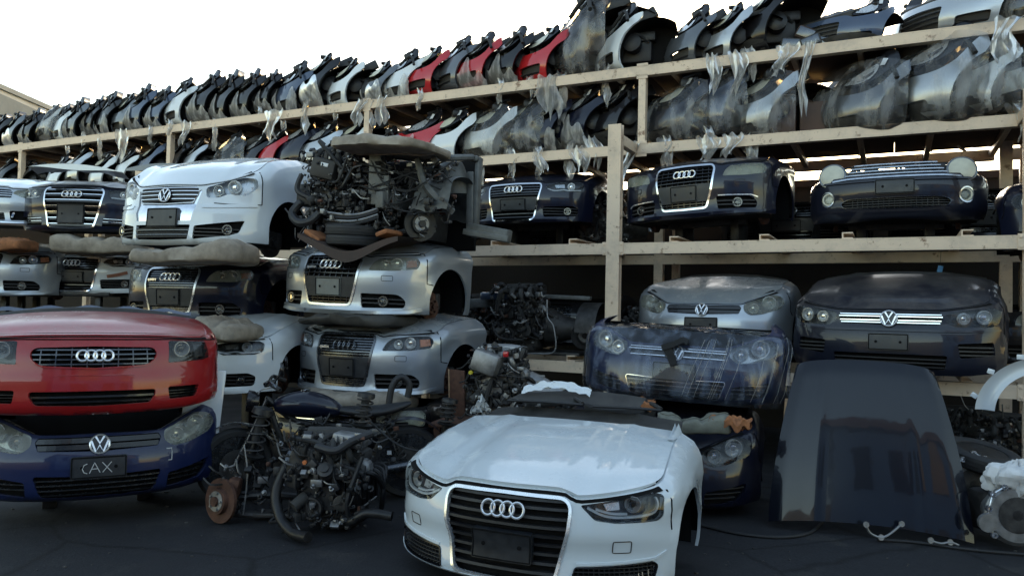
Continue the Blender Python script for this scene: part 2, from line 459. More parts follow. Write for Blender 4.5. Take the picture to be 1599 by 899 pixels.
# warehouse far to the left behind the rack
w = thing('warehouse', 'low grey flat-roofed warehouse beyond the far left end of the rack', 'building', (-24.5, 32, 0), 0)
_w = MB(); _w.box((-3.9, 4, 5.6), (9.5, 12, 11.2)); _w.build('wall', M['wall_far'], w, 0)
_w = MB(); _w.add([(.86, -2, 0), (3.4, 20, 0), (3.4, 20, 9.6), (.86, -2, 11.1), (.2, -2, 0), (.2, 20, 0), (.2, 20, 9.6), (.2, -2, 11.1)],
    [(0, 1, 2, 3), (4, 7, 6, 5), (3, 2, 6, 7), (0, 3, 7, 4), (1, 5, 6, 2)]); _w.build('side_wall', M['wall_far2'], w, 0)
_w = MB(); _w.box((-3.9, 4, 11.32), (9.7, 12.2, .22)); _w.build('roof', M['wall_far2'], w, 0)

# workshop building opposite (behind the viewer); it is what the glossy panels mirror
w = thing('workshop_building', 'blue and beige workshop with roller doors facing the rack from behind the viewer', 'building', (.6, -10.0, 0), -14)
_w = MB(); _w.box((8, -4, 4.5), (19, 8, 9.0)); _w.build('wall', M['blue_wall'], w, 0)
_w = MB(); _w.box((4.4, .03, 7.2), (2.6, .3, 3.4)); _w.build('wall_panel', M['beige_wall'], w, 0)
_w = MB(); _w.box((13.4, .03, 7.0), (4, .3, 3.6)); _w.build('wall_panel', M['beige_wall'], w, 0)
_w = MB(); _w.box((8, -3.9, 9.3), (19.6, 8.6, .6)); _w.build('roof', M['brown_band'], w, 0)
for i in range(2):
    _w = MB(); _w.box((.2 + i * 2.0, .05, 6.4), (.9, .1, 2.6)); _w.build('window', M['void'], w, 0)
for i in range(3):
    _w = MB()
    for k in range(12): _w.box((3.2 + i * 4.6, .06, .16 + k * .28), (2.7, .06 + .03 * (k % 2), .27))
    _w.build('roller_door', M['dusty_black'], w, 0)
w = thing('yard_wall', 'long low beige yard wall behind the viewer', 'wall', (-12, -13.5, 0), 6)
_w = MB(); _w.box((0, 0, 2.4), (27, .25, 4.8)); _w.build('wall', M['beige_wall'], w, 0)

# near-black wall added behind the rack in place of shaded clutter
w = thing('backdrop_wall', 'dark block wall running behind the rack', 'wall', rk(0, -3.6, 0), -26.4)
_w = MB(); _w.box((-14, 0, 1.75), (50, .2, 3.5)); _w.build('wall', M['block'], w, 0)
_w = MB(); _w.box((-14, 0, 3.55), (50, .26, .1)); _w.build('coping', M['brown'], w, 0)

# ------------------------------------------------------------------ the rack
Z1, Z2, Z3, Z4 = 4.66, 3.70, 2.42, 1.05        # top faces of the four shelf levels
UPK = -.74                                     # upper shelves stand back from the front plane
rack = thing('storage_rack', 'tall cream painted steel rack of four shelf levels loaded with car front ends', 'rack', rk(0, 0, 0), -26.4)
# local frame of the rack: x along, y away from the viewer, z up
def rbox(name, mat, c, d, bev=.006): q = MB(); q.box(c, d, bev=bev); return q.build(name, mat, rack)
S0 = s_at(958, 0, 3); BAY = 4.0
SA, SB = -27.0, 3.6
def ibeam(name, x0, x1, y, ztop, h=.125, dpt=.10):
    q = MB(); L = x1 - x0; cx = (x0 + x1) / 2
    q.box((cx, y + dpt / 2, ztop - h / 2), (L, .012 if False else dpt * .5, h - .004))
    q.box((cx, y + dpt / 2, ztop - .006), (L, dpt, .012)); q.box((cx, y + dpt / 2, ztop - h + .006), (L, dpt, .012))
    q.box((cx, y + .006, ztop - h / 2), (L, .010, h - .026))
    return q.build(name, M['cream'], rack, 0)
for i in range(-6, 2):
    x0 = S0 + i * BAY; x1 = x0 + BAY
    ibeam('front_beam', x0 + .09, x1 - .09, .01, Z3); ibeam('front_beam', x0 + .09, x1 - .09, .01, Z4)
    ibeam('rear_beam', x0 + .06, x1 - .06, 1.9, Z3); ibeam('rear_beam', x0 + .06, x1 - .06, 1.9, Z4)
    ibeam('rear_beam', x0 + .06, x1 - .06, 2.45, Z2 - .02); ibeam('rear_beam', x0 + .06, x1 - .06, 2.45, Z1 - .02)
    for nm, mt, c, d in (('post', 'cream', (x0, .05, (Z2 + .08) / 2), (.155, .10, Z2 + .08)), ('post', 'cream', (x0, 1.95, 1.85), (.12, .10, 3.7))):
        q = MB(); q.box((c[0], c[1], c[2]), (.05, d[1] * .96, d[2] - .004)); q.box((c[0], c[1] - d[1] / 2 + .006, c[2]), (d[0], .012, d[2])); q.box((c[0], c[1] + d[1] / 2 - .006, c[2]), (d[0], .012, d[2]))
        q.build(nm, M[mt], rack, 0)
    rbox('tie_beam', M['cream'], (x0, .44, Z2 - .065), (.085, .60, .12))
    for zz in (Z3, Z4):
        for sg in (-1, 1):
            q = MB(); q.box((x0 + sg * .10, .008, zz - .062), (.05, .014, .15), bev=.003)
            for dz in (-.045, .045): q.lathe([(.014, 0), (.014, .010), (.008, .012), (0, .012)], (x0 + sg * .10, .001, zz - .062 + dz), (0, -1, 0), 6)
            q.build('connector_plate', M['cream'], rack, 0)
    # rails the cars sit on
    for f in (.16, .40, .60, .86):
        for zz in (Z3, Z4):
            xx = x0 + BAY * f
            q = MB(); q.box((xx, 1.0, zz + .035), (.012, 1.86, .066)); q.box((xx + .05, 1.0, zz + .062), (.088, 1.86, .012)); q.box((xx + .05, 1.0, zz + .009), (.088, 1.86, .012))
            q.build('rail', M['cream'], rack, 0)
US0 = s_at(1002, UPK, 4.2); UB = s_at(1002, UPK, 4.2) - s_at(577, UPK, 4.2)
UBAY = (s_at(1002, UPK, 4.2) - s_at(30, UPK, 4.2)) / 3
for i in range(-6, 2):
    x0 = US0 + i * UBAY; x1 = x0 + UBAY; y0 = -UPK
    for zz in (Z1, Z2):
        ibeam('shelf_beam', x0 + .002, x1 - .002, y0, zz)
        for j in range(6):
            rbox('cross_joist', M['cream'], (x0 + UBAY * (j + .5) / 6, y0 + .92, zz - .075), (.06, 1.6, .075))
        for j in range(3):   # plywood decking, one sheet per third of a bay, with gaps
            rbox('deck_panel', M['deck'], (x0 + UBAY * (j + .5) / 3, y0 + .80, zz - .024), (UBAY / 3 - .004, 1.36 - .08 * rnd.random(), .022), .003)
    q = MB(); zc = (Z2 + Z1 - .13) / 2
    q.box((x0, y0 + .05, zc), (.09, .09, Z1 - .13 - Z2 - .004)); q.build('shelf_post', M['cream'], rack, 0)
    rbox('rear_post', M['cream'], (x0, 2.52, 2.3), (.1, .1, 4.6))
    for zz in (Z1, Z2):
        q = MB(); q.box((x0, y0 + .006, zz - .065), (.14, .012, .19), bev=.003); q.build('connector_plate', M['cream'], rack, 0)

# grit, bolts and clips scattered on the asphalt
r_ = random.Random(3); q = MB()
for i in range(520):
    x, y = r_.uniform(-5, 6), r_.uniform(3.6, 9.0); d = r_.choice([.006, .007, .008, .010, .014]) * r_.uniform(.6, 1.2)
    q.box((x, y, d * .3), (d * r_.uniform(.8, 2.4), d, d * .6), Matrix.Rotation(r_.uniform(0, 3), 3, 'Z'))
tag(q.build('grit', plain('grit', (.055, .052, .05), .8, 0, .6, 3), None, 0), 'scattered grit, clips and small scraps on the dark asphalt', 'grit', kind='stuff')

# ------------------------------------------------------------------ car front shells
class Shell:
    """front end of a car as one wrapped sheet: t = distance round the car from its centre line, z = height"""
    def __init__(s, W=.89, D=.55, p=2.7, q=2.0, L=1.35, prof=None, tw=(.55, 1.05), flare=.02, zt=None, roll=.085, arch=None, lip=.016):
        s.W, s.D, s.L = W, D, L; s.zt, s.roll, s.arch, s.lip = zt, roll, arch, lip
        tab = [(0, 0, 0)]; N = 300; T = 0
        for i in range(1, N + 1):
            th = (i / N) * math.pi / 2
            x = W * math.sin(th) ** (2 / p); y = D * (1 - math.cos(th) ** (2 / q))
            T += math.hypot(x - tab[-1][1], y - tab[-1][2]); tab.append((T, x, y))
        for i in range(1, 21):
            y = D + (L - D) * i / 20; x = W + flare * i / 20
            T += math.hypot(x - tab[-1][1], y - tab[-1][2]); tab.append((T, x, y))
        s.tab = tab; s.T = T; s.prof = prof or [(0, .03, .02), (.1, 0, 0), (.5, .02, 0), (.7, .2, .05)]; s.tw = tw
        s.ts = [a[0] for a in tab]
    def _i(s, t):
        import bisect
        return max(1, min(len(s.ts) - 1, bisect.bisect_left(s.ts, t)))
    def C(s, t):
        t = min(max(t, 0), s.T); i = s._i(t); a, b = s.tab[i - 1], s.tab[i]
        u = (t - a[0]) / max(1e-9, b[0] - a[0])
        return lerp(a[1], b[1], u), lerp(a[2], b[2], u)
    def N(s, t):
        a = s.C(max(0, t - .02)) if t > .02 else (-s.C(.02)[0], s.C(.02)[1]); b = s.C(t + .02) if t < s.T - .02 else s.C(s.T)
        dx, dy = b[0] - a[0], b[1] - a[1]; l = math.hypot(dx, dy) or 1
        return dy / l, -dx / l
    def S(s, t, z, ins=0.0):
        sg = 1 if t >= 0 else -1; a = abs(t)
        x, y = s.C(a); nx, ny = s.N(a)
        w = sstep(s.tw[0], s.tw[1], a)
        k = lerp(interp(s.prof, z, 1), interp(s.prof, z, 2), w) + ins
        if s.zt and w > 0:            # wings roll over towards the bonnet, swell round the arch and carry a shoulder line
            top = interp(s.zt, a); e = max(0.0, min(1.0, 1 - (top - z) / .11))
            k += s.roll * w * (1 - math.sqrt(max(0.0, 1 - e * e * .98)))
            k -= .007 * w * math.exp(-((top - z - .15) / .022) ** 2)
        if s.arch and w > 0:
            dd = math.hypot(a - s.arch[0], z - s.arch[1]) - s.arch[2]
            k -= s.lip * w * math.exp(-(dd / .05) ** 2)
        # keep deep insets from crossing themselves in the corner: slide straight back where the nose is
        return Vector((sg * (x - nx * k), y - ny * k, z))
    def nrm(s, t):
        sg = 1 if t >= 0 else -1; nx, ny = s.N(abs(t)); return Vector((sg * nx, ny, 0))
    def ty(s, y):
        for a in s.tab:
            if a[2] >= y and a[1] > s.W * .5: return a[0]
        return s.T
    # --- pieces
    def fill(s, poly, ins=0.0, step=.05, holes=(), extra=(), fn=None):
        poly = ccw(poly)
        V = []; E = []
        for pl in [poly] + [ccw(h) for h in holes]:
            b = len(V); V += [Vector(q) for q in pl]; E += [(b + i, b + (i + 1) % len(pl)) for i in range(len(pl))]
        for pl in extra:
            b = len(V); V += [Vector(q) for q in pl]; E += [(b + i, b + i + 1) for i in range(len(pl) - 1)]
        xs = [q[0] for q in poly]; zs = [q[1] for q in poly]
        allp = [tuple(q) for q in V]
        cell = {}
        for q in allp: cell.setdefault((int(q[0] // step), int(q[1] // step)), []).append(q)
        nz = int((max(zs) - min(zs)) / step) + 1; nx = int((max(xs) - min(xs)) / step) + 1
        for i in range(nx + 1):
            for j in range(nz + 1):
                x = min(xs) + (i + .5 * (j % 2)) * step; z = min(zs) + j * step * .9
                ci, cj = int(x // step), int(z // step)
                near = any((x - q[0]) ** 2 + (z - q[1]) ** 2 < (.45 * step) ** 2 for a in (-1, 0, 1) for bb in (-1, 0, 1) for q in cell.get((ci + a, cj + bb), ()))
                if not near and inside(x, z, poly) and not any(inside(x, z, h) for h in holes): V.append(Vector((x, z)))
        r = delaunay_2d_cdt(V, E, [], 0, 1e-5)
        vv = r[0]; out = []
        for f in r[2]:
            cx = sum(vv[i].x for i in f) / len(f); cz = sum(vv[i].y for i in f) / len(f)
            if inside(cx, cz, poly) and not any(inside(cx, cz, h) for h in holes): out.append(f)
        P = [s.S(q.x, q.y, ins(q.x, q.y) if callable(ins) else ins) for q in vv]
        if fn: P = [fn(p_, q) for p_, q in zip(P, vv)]
        return vv, P, out
    def patch(s, mb, poly, ins=0.0, step=.05, holes=(), fn=None):
        vv, P, out = s.fill(poly, ins, step, holes, fn=fn); mb.add(P, out); return mb
    def wall(s, mb, poly, i0, i1):
        n = len(poly)
        g = lambda i, q: i(q[0], q[1]) if callable(i) else i
        vs_ = [s.S(q[0], q[1], g(i0, q)) for q in poly] + [s.S(q[0], q[1], g(i1, q)) for q in poly]
        mb.add(vs_, [(i, (i + 1) % n, n + (i + 1) % n, n + i) for i in range(n)]); return mb
    def strip(s, mb, path, w, i0, i1, closed=False):
        """bar of width w following a path on the sheet, from inset i0 (front) to i1 (back)"""
        n = len(path); vs_ = []; w = w if callable(w) else (lambda u, W=w: W)
        for i in range(n):
            a = Vector(path[i - 1] if (closed or i > 0) else path[i]); c = Vector(path[(i + 1) % n] if (closed or i < n - 1) else path[i])
            d = c - a
            if d.length < 1e-9: d = Vector((1, 0))
            d.normalize(); nn = Vector((-d.y, d.x)) * (w(i / max(1, n - 1)) / 2); q = Vector(path[i])
            for o, ii in ((nn, i0), (nn, i1), (-nn, i1), (-nn, i0)):
                e = q + o; vs_.append(s.S(e.x, e.y, ii))
        ff = []
        for i in range(n if closed else n - 1):
            k = (i + 1) % n
            for j in range(4): ff.append((i * 4 + j, i * 4 + (j + 1) % 4, k * 4 + (j + 1) % 4, k * 4 + j))
        if not closed: ff += [(3, 2, 1, 0), tuple((n - 1) * 4 + j for j in range(4))]
        mb.add(vs_, ff); return mb

def hole(pts, r=.02, k=3, step=.05): return dens(rounded(pts, r, k), step)

def outline(sh, sp):
    """outer edge of the shell incl. the wheel-arch notch"""
    ta, za, ra = sp['arch']; zb = sp.get('zb', [(0, 0), (2.5, 0)]); zt = sp['zt']; T = sp.get('T', sh.T - .02)
    half = []
    dz = za - lin(zb, ta - ra)
    a0 = math.asin(max(-1, min(1, -dz / ra)))
    tf = ta - ra * math.cos(a0)
    n = max(2, int(tf / .05))
    half += [(tf * i / n, lin(zb, tf * i / n)) for i in range(n)]
    arc = []
    for i in range(25):
        a = math.pi - a0 - (math.pi - 2 * a0) * i / 24
        q = (ta + ra * math.cos(a), za + ra * math.sin(a))
        if q[0] < T: arc.append(q)
    half += arc
    if arc[-1][0] < T - .02 and len(arc) == 25: half += dens([(arc[-1][0] + .005, lin(zb, T)), (T, lin(zb, T))], .06, False)[1:]
    zend = half[-1][1]
    half += dens([(T, max(zend + .01, lin(zb, T) + .001)), (T, interp(zt, T))], .05, False)[1:]
    n = int(T / .045)
    half += [(T * i / n, interp(zt, T * i / n)) for i in range(n - 1, -1, -1)]
    out = half[:-1] + [half[-1]]
    left = [(-a, b) for a, b in reversed(half) if a > 1e-6]
    return out + left, arc

def rings(sh, root, t, z, r, mat, ins=-.014, ew=1.0, thick=.0075):
    m_ = MB()
    for k in (-1.5, -.5, .5, 1.5):
        m_.tube([sh.S(t + k * r * 1.46 + r * math.cos(a), z + r * math.sin(a), ins - .002 * (k % 1 > .4)) for a in [2 * math.pi * i / 28 for i in range(28)]], thick, 6, closed=True)
    return m_.build('ring_badge', M['badge_chrome' if mat == 'chrome' else mat], root)
def roundel(sh, root, t, z, r, ins=-.012):
    m_ = MB(); cp_ = circ(t, z, r, 28); sh.patch(m_, cp_, ins, .05); sh.wall(m_, cp_, ins, .02)
    bd = m_.build('badge', M['gloss_black'], root)
    m_ = MB(); m_.tube([sh.S(t + r * .93 * math.cos(a), z + r * .93 * math.sin(a), ins - .006) for a in [2 * math.pi * i / 32 for i in range(32)]], r * .10, 6, closed=True)
    w = r * .2
    for ln in ([(-.42, .80), (0, .10), (.42, .80)], [(-.83, .36), (-.37, -.76), (0, -.08), (.37, -.76), (.83, .36)]):
        sh.strip(m_, [(t + a * r * .98, z + c * r * .98) for a, c in ln], w, ins - .012, ins - .002)
    m_.build('emblem', M['badge_chrome'], bd)
    return bd
def letters(sh, root, name, strokes, t, z, w, h, th, mat, ins):
    m_ = MB()
    for st in strokes: sh.strip(m_, dens([(t + a * w, z + c * h) for a, c in st], .012, False), th, ins, ins + .003)
    return m_.build(name, mat, root)

def slats(sh, mb, poly, zs, h, i0, i1, slope=0.0):
    for z in zs:
        for a, b in spans(poly, z):
            if b - a > .02:
                n = max(2, int((b - a) / .06))
                sh.strip(mb, [(lerp(a, b, i / n), z + slope * abs(lerp(a, b, i / n))) for i in range(n + 1)], h, i0, i1)
def vslats(sh, mb, poly, ts, w, i0, i1):
    for t in ts:
        for a, b in vspans(poly, t):
            if b - a > .015: sh.strip(mb, [(t, a), (t, (a + b) / 2), (t, b)], w, i0, i1)
def offs(poly, d):
    poly = ccw(poly); n = len(poly); out = []
    for i in range(n):
        a = Vector(poly[i - 1]); c = Vector(poly[(i + 1) % n]); e = (c - a)
        if e.length < 1e-9: out.append(poly[i]); continue
        e.normalize(); out.append((poly[i][0] + e.y * d, poly[i][1] - e.x * d))
    return out

def lamp(sh, root, poly, st, sg):
    """headlamp: housing, bowls, cover; poly on the +t side"""
    P = poly if sg > 0 else mir(poly)
    dp = st.get('depth', .07)
    m_ = MB(); sh.patch(m_, P, dp, .06); sh.wall(m_, P, .004, dp)
    lp = m_.build('headlamp', M[st.get('housing', 'lamp_dark')], root)
    for (t, z, r) in st.get('bulbs', ()):
        o = sh.S(sg * t, z, dp * .85); nn = (sh.nrm(sg * t) * .5 + Vector((0, -1, 0)) * .5).normalized()
        m_ = MB(); m_.lathe([(0, .0), (r * .35, .004), (r * .75, dp * .35), (r, dp * .62), (r * 1.06, dp * .62), (r * 1.06, dp * .2)], o, nn, 20)
        m_.build('reflector_bowl', M[st.get('bowl', 'reflector')], lp)
        m_ = MB(); m_.lathe([(r * .5, .0), (r * .5, dp * .35), (r * .36, dp * .48), (0, dp * .53)], o, nn, 16)
        m_.build('bulb', M['gloss_black' if st.get('proj') else 'chrome'], lp)
    if st.get('amber'):
        q = st['amber'] if sg > 0 else mir(st['amber'])
        m_ = MB(); sh.patch(m_, q, .022, .05); sh.wall(m_, q, .022, .05); m_.build('indicator', M['amber'], lp)
    for path in st.get('led', ()):
        q = [(sg * a, b) for a, b in path]
        m_ = MB(); sh.strip(m_, [tuple(v) for v in cr_path([Vector(a) for a in q], 4)], st.get('ledw', .016), .016, .03); m_.build('light_guide', M['led'], lp)
    for q in st.get('panels', ()):
        q = q if sg > 0 else mir(q)
        m_ = MB(); sh.patch(m_, q, .03, .05); sh.wall(m_, q, .03, .06); m_.build('trim', M[st.get('panel_mat', 'reflector')], lp)
    m_ = MB(); sh.patch(m_, P, st.get('proud', -.002), .06); m_.build('lens', M[st.get('lens', 'lens')], lp)
    if st.get('rim'):
        m_ = MB(); sh.strip(m_, offs(P, -.004), .012, -.003, .02, True); m_.build('rim', M[st['rim']], lp)
    return lp

def car(name, label, sp, loc, yaw, tilt=(0, 0), group=None, cat='half car', scale=1.0):
    root = thing(name, label, cat, loc, yaw, group, tilt)
    root.scale = (scale,) * 3
    sp['shell'].update(zt=sp['zt'], arch=sp['arch'])
    sh = Shell(**sp['shell']); body = M[sp['paint']]
    holes = []
    G = sp.get('grilles', [])
    for g_ in G:
        g_['poly'] = hole(g_['pts'], g_.get('r', .02), 4, .05)
        if not g_.get('overlay'): holes.append(g_['poly'])
        if g_.get('pair'): holes.append(mir(g_['poly']))
    lpoly = None
    if sp.get('lamp'):
        lpoly = hole(sp['lamp']['pts'], sp['lamp'].get('r', .02), 4, .04)
        if not sp['lamp'].get('above'): holes += [lpoly, mir(lpoly)]
    out, arc = outline(sh, sp)
    step = sp.get('step', .05)
    tsp = sp.get('split', sp['arch'][0] - sp['arch'][2] * .75)
    ex = []
    vv, P, F = sh.fill(out, sp.get('dent', 0.0), step, holes)
    bum, fl, fr = MB(), MB(), MB()
    zs_ = sp.get('split_z', 0)
    sel = {0: [], 1: [], -1: []}
    for f in F:
        cx = sum(vv[i].x for i in f) / len(f); cz = sum(vv[i].y for i in f) / len(f)
        sel[(1 if cx > 0 else -1) if (abs(cx) > tsp or (abs(cx) > tsp - .3 and cz > sp.get('fz', 9))) else 0].append(f)
    for mb, key in ((bum, 0), (fl, 1), (fr, -1)):
        use = sorted({i for f in sel[key] for i in f}); mp = {i: k for k, i in enumerate(use)}
        mb.add([P[i] for i in use], [tuple(mp[i] for i in f) for f in sel[key]])
    for h in holes: sh.wall(bum, h, 0, .03)
    sh.wall(bum, [q for q in ccw(out)], 0, .02)
    bum.build('bumper_cover', body, root, 50)
    for mb in (fl, fr):
        if mb.f: mb.build('fender', body, root, 50)
    if sp.get('seams', True):
        m_ = MB()
        for sg in (1, -1):
            for path in sp.get('seam', [[(tsp, interp(sp['zt'], tsp) - .01), (tsp + .01, sp['arch'][1] + sp['arch'][2] * .6)]]):
                sh.strip(m_, dens([(sg * a, b) for a, b in path], .05, False), .008, -.0035, .004)
        m_.build('panel_gap', M['void'], root, 0)
    # wheel arch lining and brake
    ta, za, ra = sp['arch']
    yc = sh.C(min(ta, sh.T))[1]
    for sg in (1, -1):
        m_ = MB(); n = 18; W = sh.W
        prof_ = []
        for i in range(n + 1):
            a = math.pi * (1.08 - 1.16 * i / n)
            prof_.append((yc + (ra + .015) * math.cos(a), za + (ra + .015) * math.sin(a)))
        vv_ = [(sg * (W - .035), y, z) for y, z in prof_] + [(sg * (W - .3), y, z) for y, z in prof_]
        m_.add(vv_, [(i, i + 1, n + 2 + i, n + 1 + i) for i in range(n)])
        m_.add([(sg * (W - .3), y, z) for y, z in prof_], [tuple(range(n + 1))])
        m_.build('wheel_liner', M['void'], root)
        if sp.get('hub', True):
            o = Vector((sg * (W - .22), yc, za - .03 + sp.get('hubdz', 0))); ax = Vector((sg, -.12, 0))
            m_ = MB(); m_.lathe([(.03, -.03), (.145, -.03), (.145, -.008), (.145, .012), (.085, .014), (.08, .05), (.03, .05), (.03, .075), (0, .075)], o, ax, 28)
            for k in range(5):
                a = k * 1.2566; m_.lathe([(.009, .05), (.009, .075)], o + Vector((0, .055 * math.cos(a), .055 * math.sin(a))), ax, 6)
            hb = m_.build('brake_disc', M[sp.get('disc', 'rust')], root)
            m_ = MB(); m_.box(o + Vector((sg * -.01, .12, .05)), (.09, .09, .17), bev=.02); m_.build('caliper', M['iron'], hb)
    # grilles
    for g_ in G:
        for sg in ((1, -1) if g_.get('pair') else (1,)):
            pl = g_['poly'] if sg > 0 else mir(g_['poly'])
            d = g_.get('d', .05)
            m_ = MB(); sh.patch(m_, pl, d, .08); sh.wall(m_, pl, .02, d)
            gr = m_.build(g_.get('name', 'grille'), M[g_.get('back', 'void')], root)
            if g_.get('bars'):
                m_ = MB(); slats(sh, m_, pl, g_['bars'], g_.get('bh', .012), g_.get('bi', .004), g_.get('bi', .004) + .03, g_.get('slope', 0)); m_.build('slat', M[g_.get('bmat', 'gloss_black')], gr, 0)
            if g_.get('bars2'):
                m_ = MB(); slats(sh, m_, pl, g_['bars2'], g_.get('b2h', .008), -.004, .01); m_.build('trim_strip', M[g_.get('b2mat', 'chrome')], gr, 0)
            if g_.get('vbars'):
                m_ = MB(); vslats(sh, m_, pl, [sg * t for t in g_['vbars']], g_.get('vw', .008), .014, .035); m_.build('upright', M[g_.get('vmat', g_.get('bmat', 'gloss_black'))], gr, 0)
            if g_.get('frame'):
                m_ = MB(); sh.strip(m_, offs(pl, g_.get('fo', 0.0)), g_['frame'], -.008, .015, True); m_.build('frame', M[g_.get('fmat', 'chrome')], gr)
            if g_.get('fog'):
                t, z, r = g_['fog']; t *= sg
                o = sh.S(t, z, .03); nn = (sh.nrm(t) + Vector((0, -1.2, 0))).normalized()
                m_ = MB(); m_.lathe([(0, .0), (r * .6, .003), (r * .82, .02), (r * .86, .034), (r * 1.12, .034), (r * 1.2, 0)], o, nn, 20)
                fg = m_.build('fog_lamp', M['dark_chrome' if g_.get('fogm') is None else g_['fogm']], gr)
                m_ = MB(); m_.lathe([(r * .8, .026), (r * .55, .034), (0, .037)], o, nn, 18); m_.build('lens', M['lens'], fg)
            for q, mt in g_.get('panels', ()):
                m_ = MB(); q = dens(rounded(q, .012, 2), .06); q = q if sg > 0 else mir(q)
                sh.patch(m_, q, .0, .08); sh.wall(m_, q, 0, .03); m_.build('panel', M[mt], gr)
    if lpoly:
        for sg in (1, -1): lamp(sh, root, lpoly, sp['lamp'], sg)
    for pl in sp.get('plates', ()):
        (t, z, w, h, mt) = pl[:5]; i0 = pl[5] if len(pl) > 5 else -.022
        q = dens(rounded([(t - w / 2, z - h / 2), (t + w / 2, z - h / 2), (t + w / 2, z + h / 2), (t - w / 2, z + h / 2)], .012, 2), .06)
        m_ = MB(); sh.patch(m_, q, i0, .1); sh.wall(m_, q, i0, .03); pb = m_.build('plate_holder', M[mt], root)
        m_ = MB(); sh.strip(m_, offs(q, -.008), .008, i0 - .004, i0 + .002, True)
        for dx in (-.3, .3): m_.lathe([(.012, 0), (.012, .004), (0, .005)], sh.S(t + dx * w, z, i0 - .001), sh.nrm(t), 10)
        m_.build('rim', M['void'], pb)
    if sp.get('washer'):
        t, z, w, h = sp['washer']; m_ = MB()
        for sg in (1, -1): sh.strip(m_, dens(rounded([(sg * (t - w / 2), z - h / 2), (sg * (t + w / 2), z - h / 2), (sg * (t + w / 2), z + h / 2), (sg * (t - w / 2), z + h / 2)], .01, 2), .02), .005, -.003, .003, True)
        m_.build('washer_cover', M['dusty_black'], root, 0)
    for nm, mt, path, w, i0 in sp.get('lines', ()):
        for sg in (1, -1):
            m_ = MB(); sh.strip(m_, dens([(sg * a, b) for a, b in path], .04, False), w, i0, i0 + .02); m_.build(nm, M[mt], root)
    if sp.get('quattro') and label and ('silver' in label or 'orange-tipped' in label):
        cu = bpy.data.curves.new('model_script', 'FONT'); cu.body = 'quattro'; cu.size = .042; cu.extrude = .002; cu.align_x = 'CENTER'; cu.offset = .0012
        to = bpy.data.objects.new('model_script', cu); C.objects.link(to); dg = bpy.context.evaluated_depsgraph_get(); me = bpy.data.meshes.new_from_object(to.evaluated_get(dg)); bpy.data.objects.remove(to)
        me.materials.clear(); me.materials.append(M['badge_chrome']); to = link('model_script', me, root); to.location = sh.S(-.235, .445, -.004); to.rotation_euler = (R(90), 0, -math.atan2(sh.nrm(-.235).x, -sh.nrm(-.235).y) * -1)
    if sp.get('rings'): rings(sh, root, *sp['rings'])
    if sp.get('roundel'): roundel(sh, root, *sp['roundel'])
    # dark engine-bay body so nothing shows through
    T = sp.get('T', sh.T - .02); yT = sh.C(T)[1]; ztop = interp(sp['zt'], T) - .12
    m_ = MB(); W = sh.W
    q0 = .34; zz0 = .06
    m_.add([(-W + .32, q0, zz0), (W - .32, q0, zz0), (W - .32, yT, zz0), (-W + .32, yT, zz0), (-W + .32, q0 + .14, interp(sp['zt'], .3) - .12), (W - .32, q0 + .14, interp(sp['zt'], .3) - .12), (W - .26, yT, ztop), (-W + .26, yT, ztop)],
           [(3, 2, 1, 0), (4, 5, 6, 7), (0, 1, 5, 4), (1, 2, 6, 5), (2, 3, 7, 6), (3, 0, 4, 7)])
    m_.add([(-W - .0, yT - .01, .10), (W + .0, yT - .01, .10), (W - .05, yT - .01, ztop + .06), (-W + .05, yT - .01, ztop + .06)], [(0, 1, 2, 3)])  # closing black sheet added to keep the sun out of the wheel arches
    m_.build('engine_bay_blackout', M['void'], root, 0)
    # splash tray under the bumper
    m_ = MB(); bot = [q for q in [(-1 + i * .1, 0) for i in range(21)] if abs(q[0]) < ta - ra]
    vs1 = [sh.S(t, lin(sp.get('zb', [(0, 0)]), abs(t)) + .004, .012) for t, _ in bot]
    vs2 = [Vector((v.x * .9, v.y + .5, .03)) for v in vs1]; k = len(bot)
    m_.add(vs1 + vs2, [(i, i + 1, k + i + 1, k + i) for i in range(k - 1)]); m_.build('splash_tray', M['void'], root, 0)
    # bonnet
    if sp.get('hood'):
        h = sp['hood']; th = h['th']; nb, na = h.get('nb', 18), 36
        zt = sp['zt']; cr = h.get('crown', .05)
        gap = .006
        def c0(a):
            t = lerp(-th, th, a); return sh.S(t, interp(zt, abs(t)), .004) + Vector((0, .003, .004 + h.get('lift', .004)))
        def side(b, sg):
            t = lerp(th, T, b); return sh.S(sg * t, interp(zt, t), gap + .004) + Vector((0, 0, .003 + h.get('lift', .004) * (1 - b) ** 2))
        pL, pR = side(1, -1), side(1, 1)
        def c1(a):
            q = pL.lerp(pR, a); q.y += h.get('bow', -.10) * (1 - (2 * a - 1) ** 2); q.z += h.get('rise', .03) * (1 - (2 * a - 1) ** 2); return q
        def coons(a, b):
            q = c0(a) * (1 - b) + c1(a) * b + side(b, -1) * (1 - a) + side(b, 1) * a - (c0(0) * ((1 - a) * (1 - b)) + c0(1) * (a * (1 - b)) + c1(0) * ((1 - a) * b) + c1(1) * (a * b))
            e = abs(2 * a - 1)
            q.z += cr * (1 - e ** 2.6) * math.sin(math.pi * min(1, b * .62 + .0)) ** .8
            q.z += h.get('lead', .0) * math.sin(math.pi * b ** .6) * (1 - e ** 4)
            for ec in h.get('creases', (.62,)): q.z += h.get('cz', .009) * math.exp(-((e - ec - h.get('cs', 0) * b) / .055) ** 2) * min(1, b * 5)
            if h.get('fn'): q = h['fn'](q, a, b)
            return q
        m_ = MB(); m_.grid(coons, na, nb)
        # folded-under edge
        ed = [coons(a / na, 0) for a in range(na + 1)]
        dn = [Vector((q.x, q.y + .012, q.z - .022)) for q in ed]
        m_.add(ed + dn, [(i, i + 1, na + 2 + i, na + 1 + i) for i in range(na)])
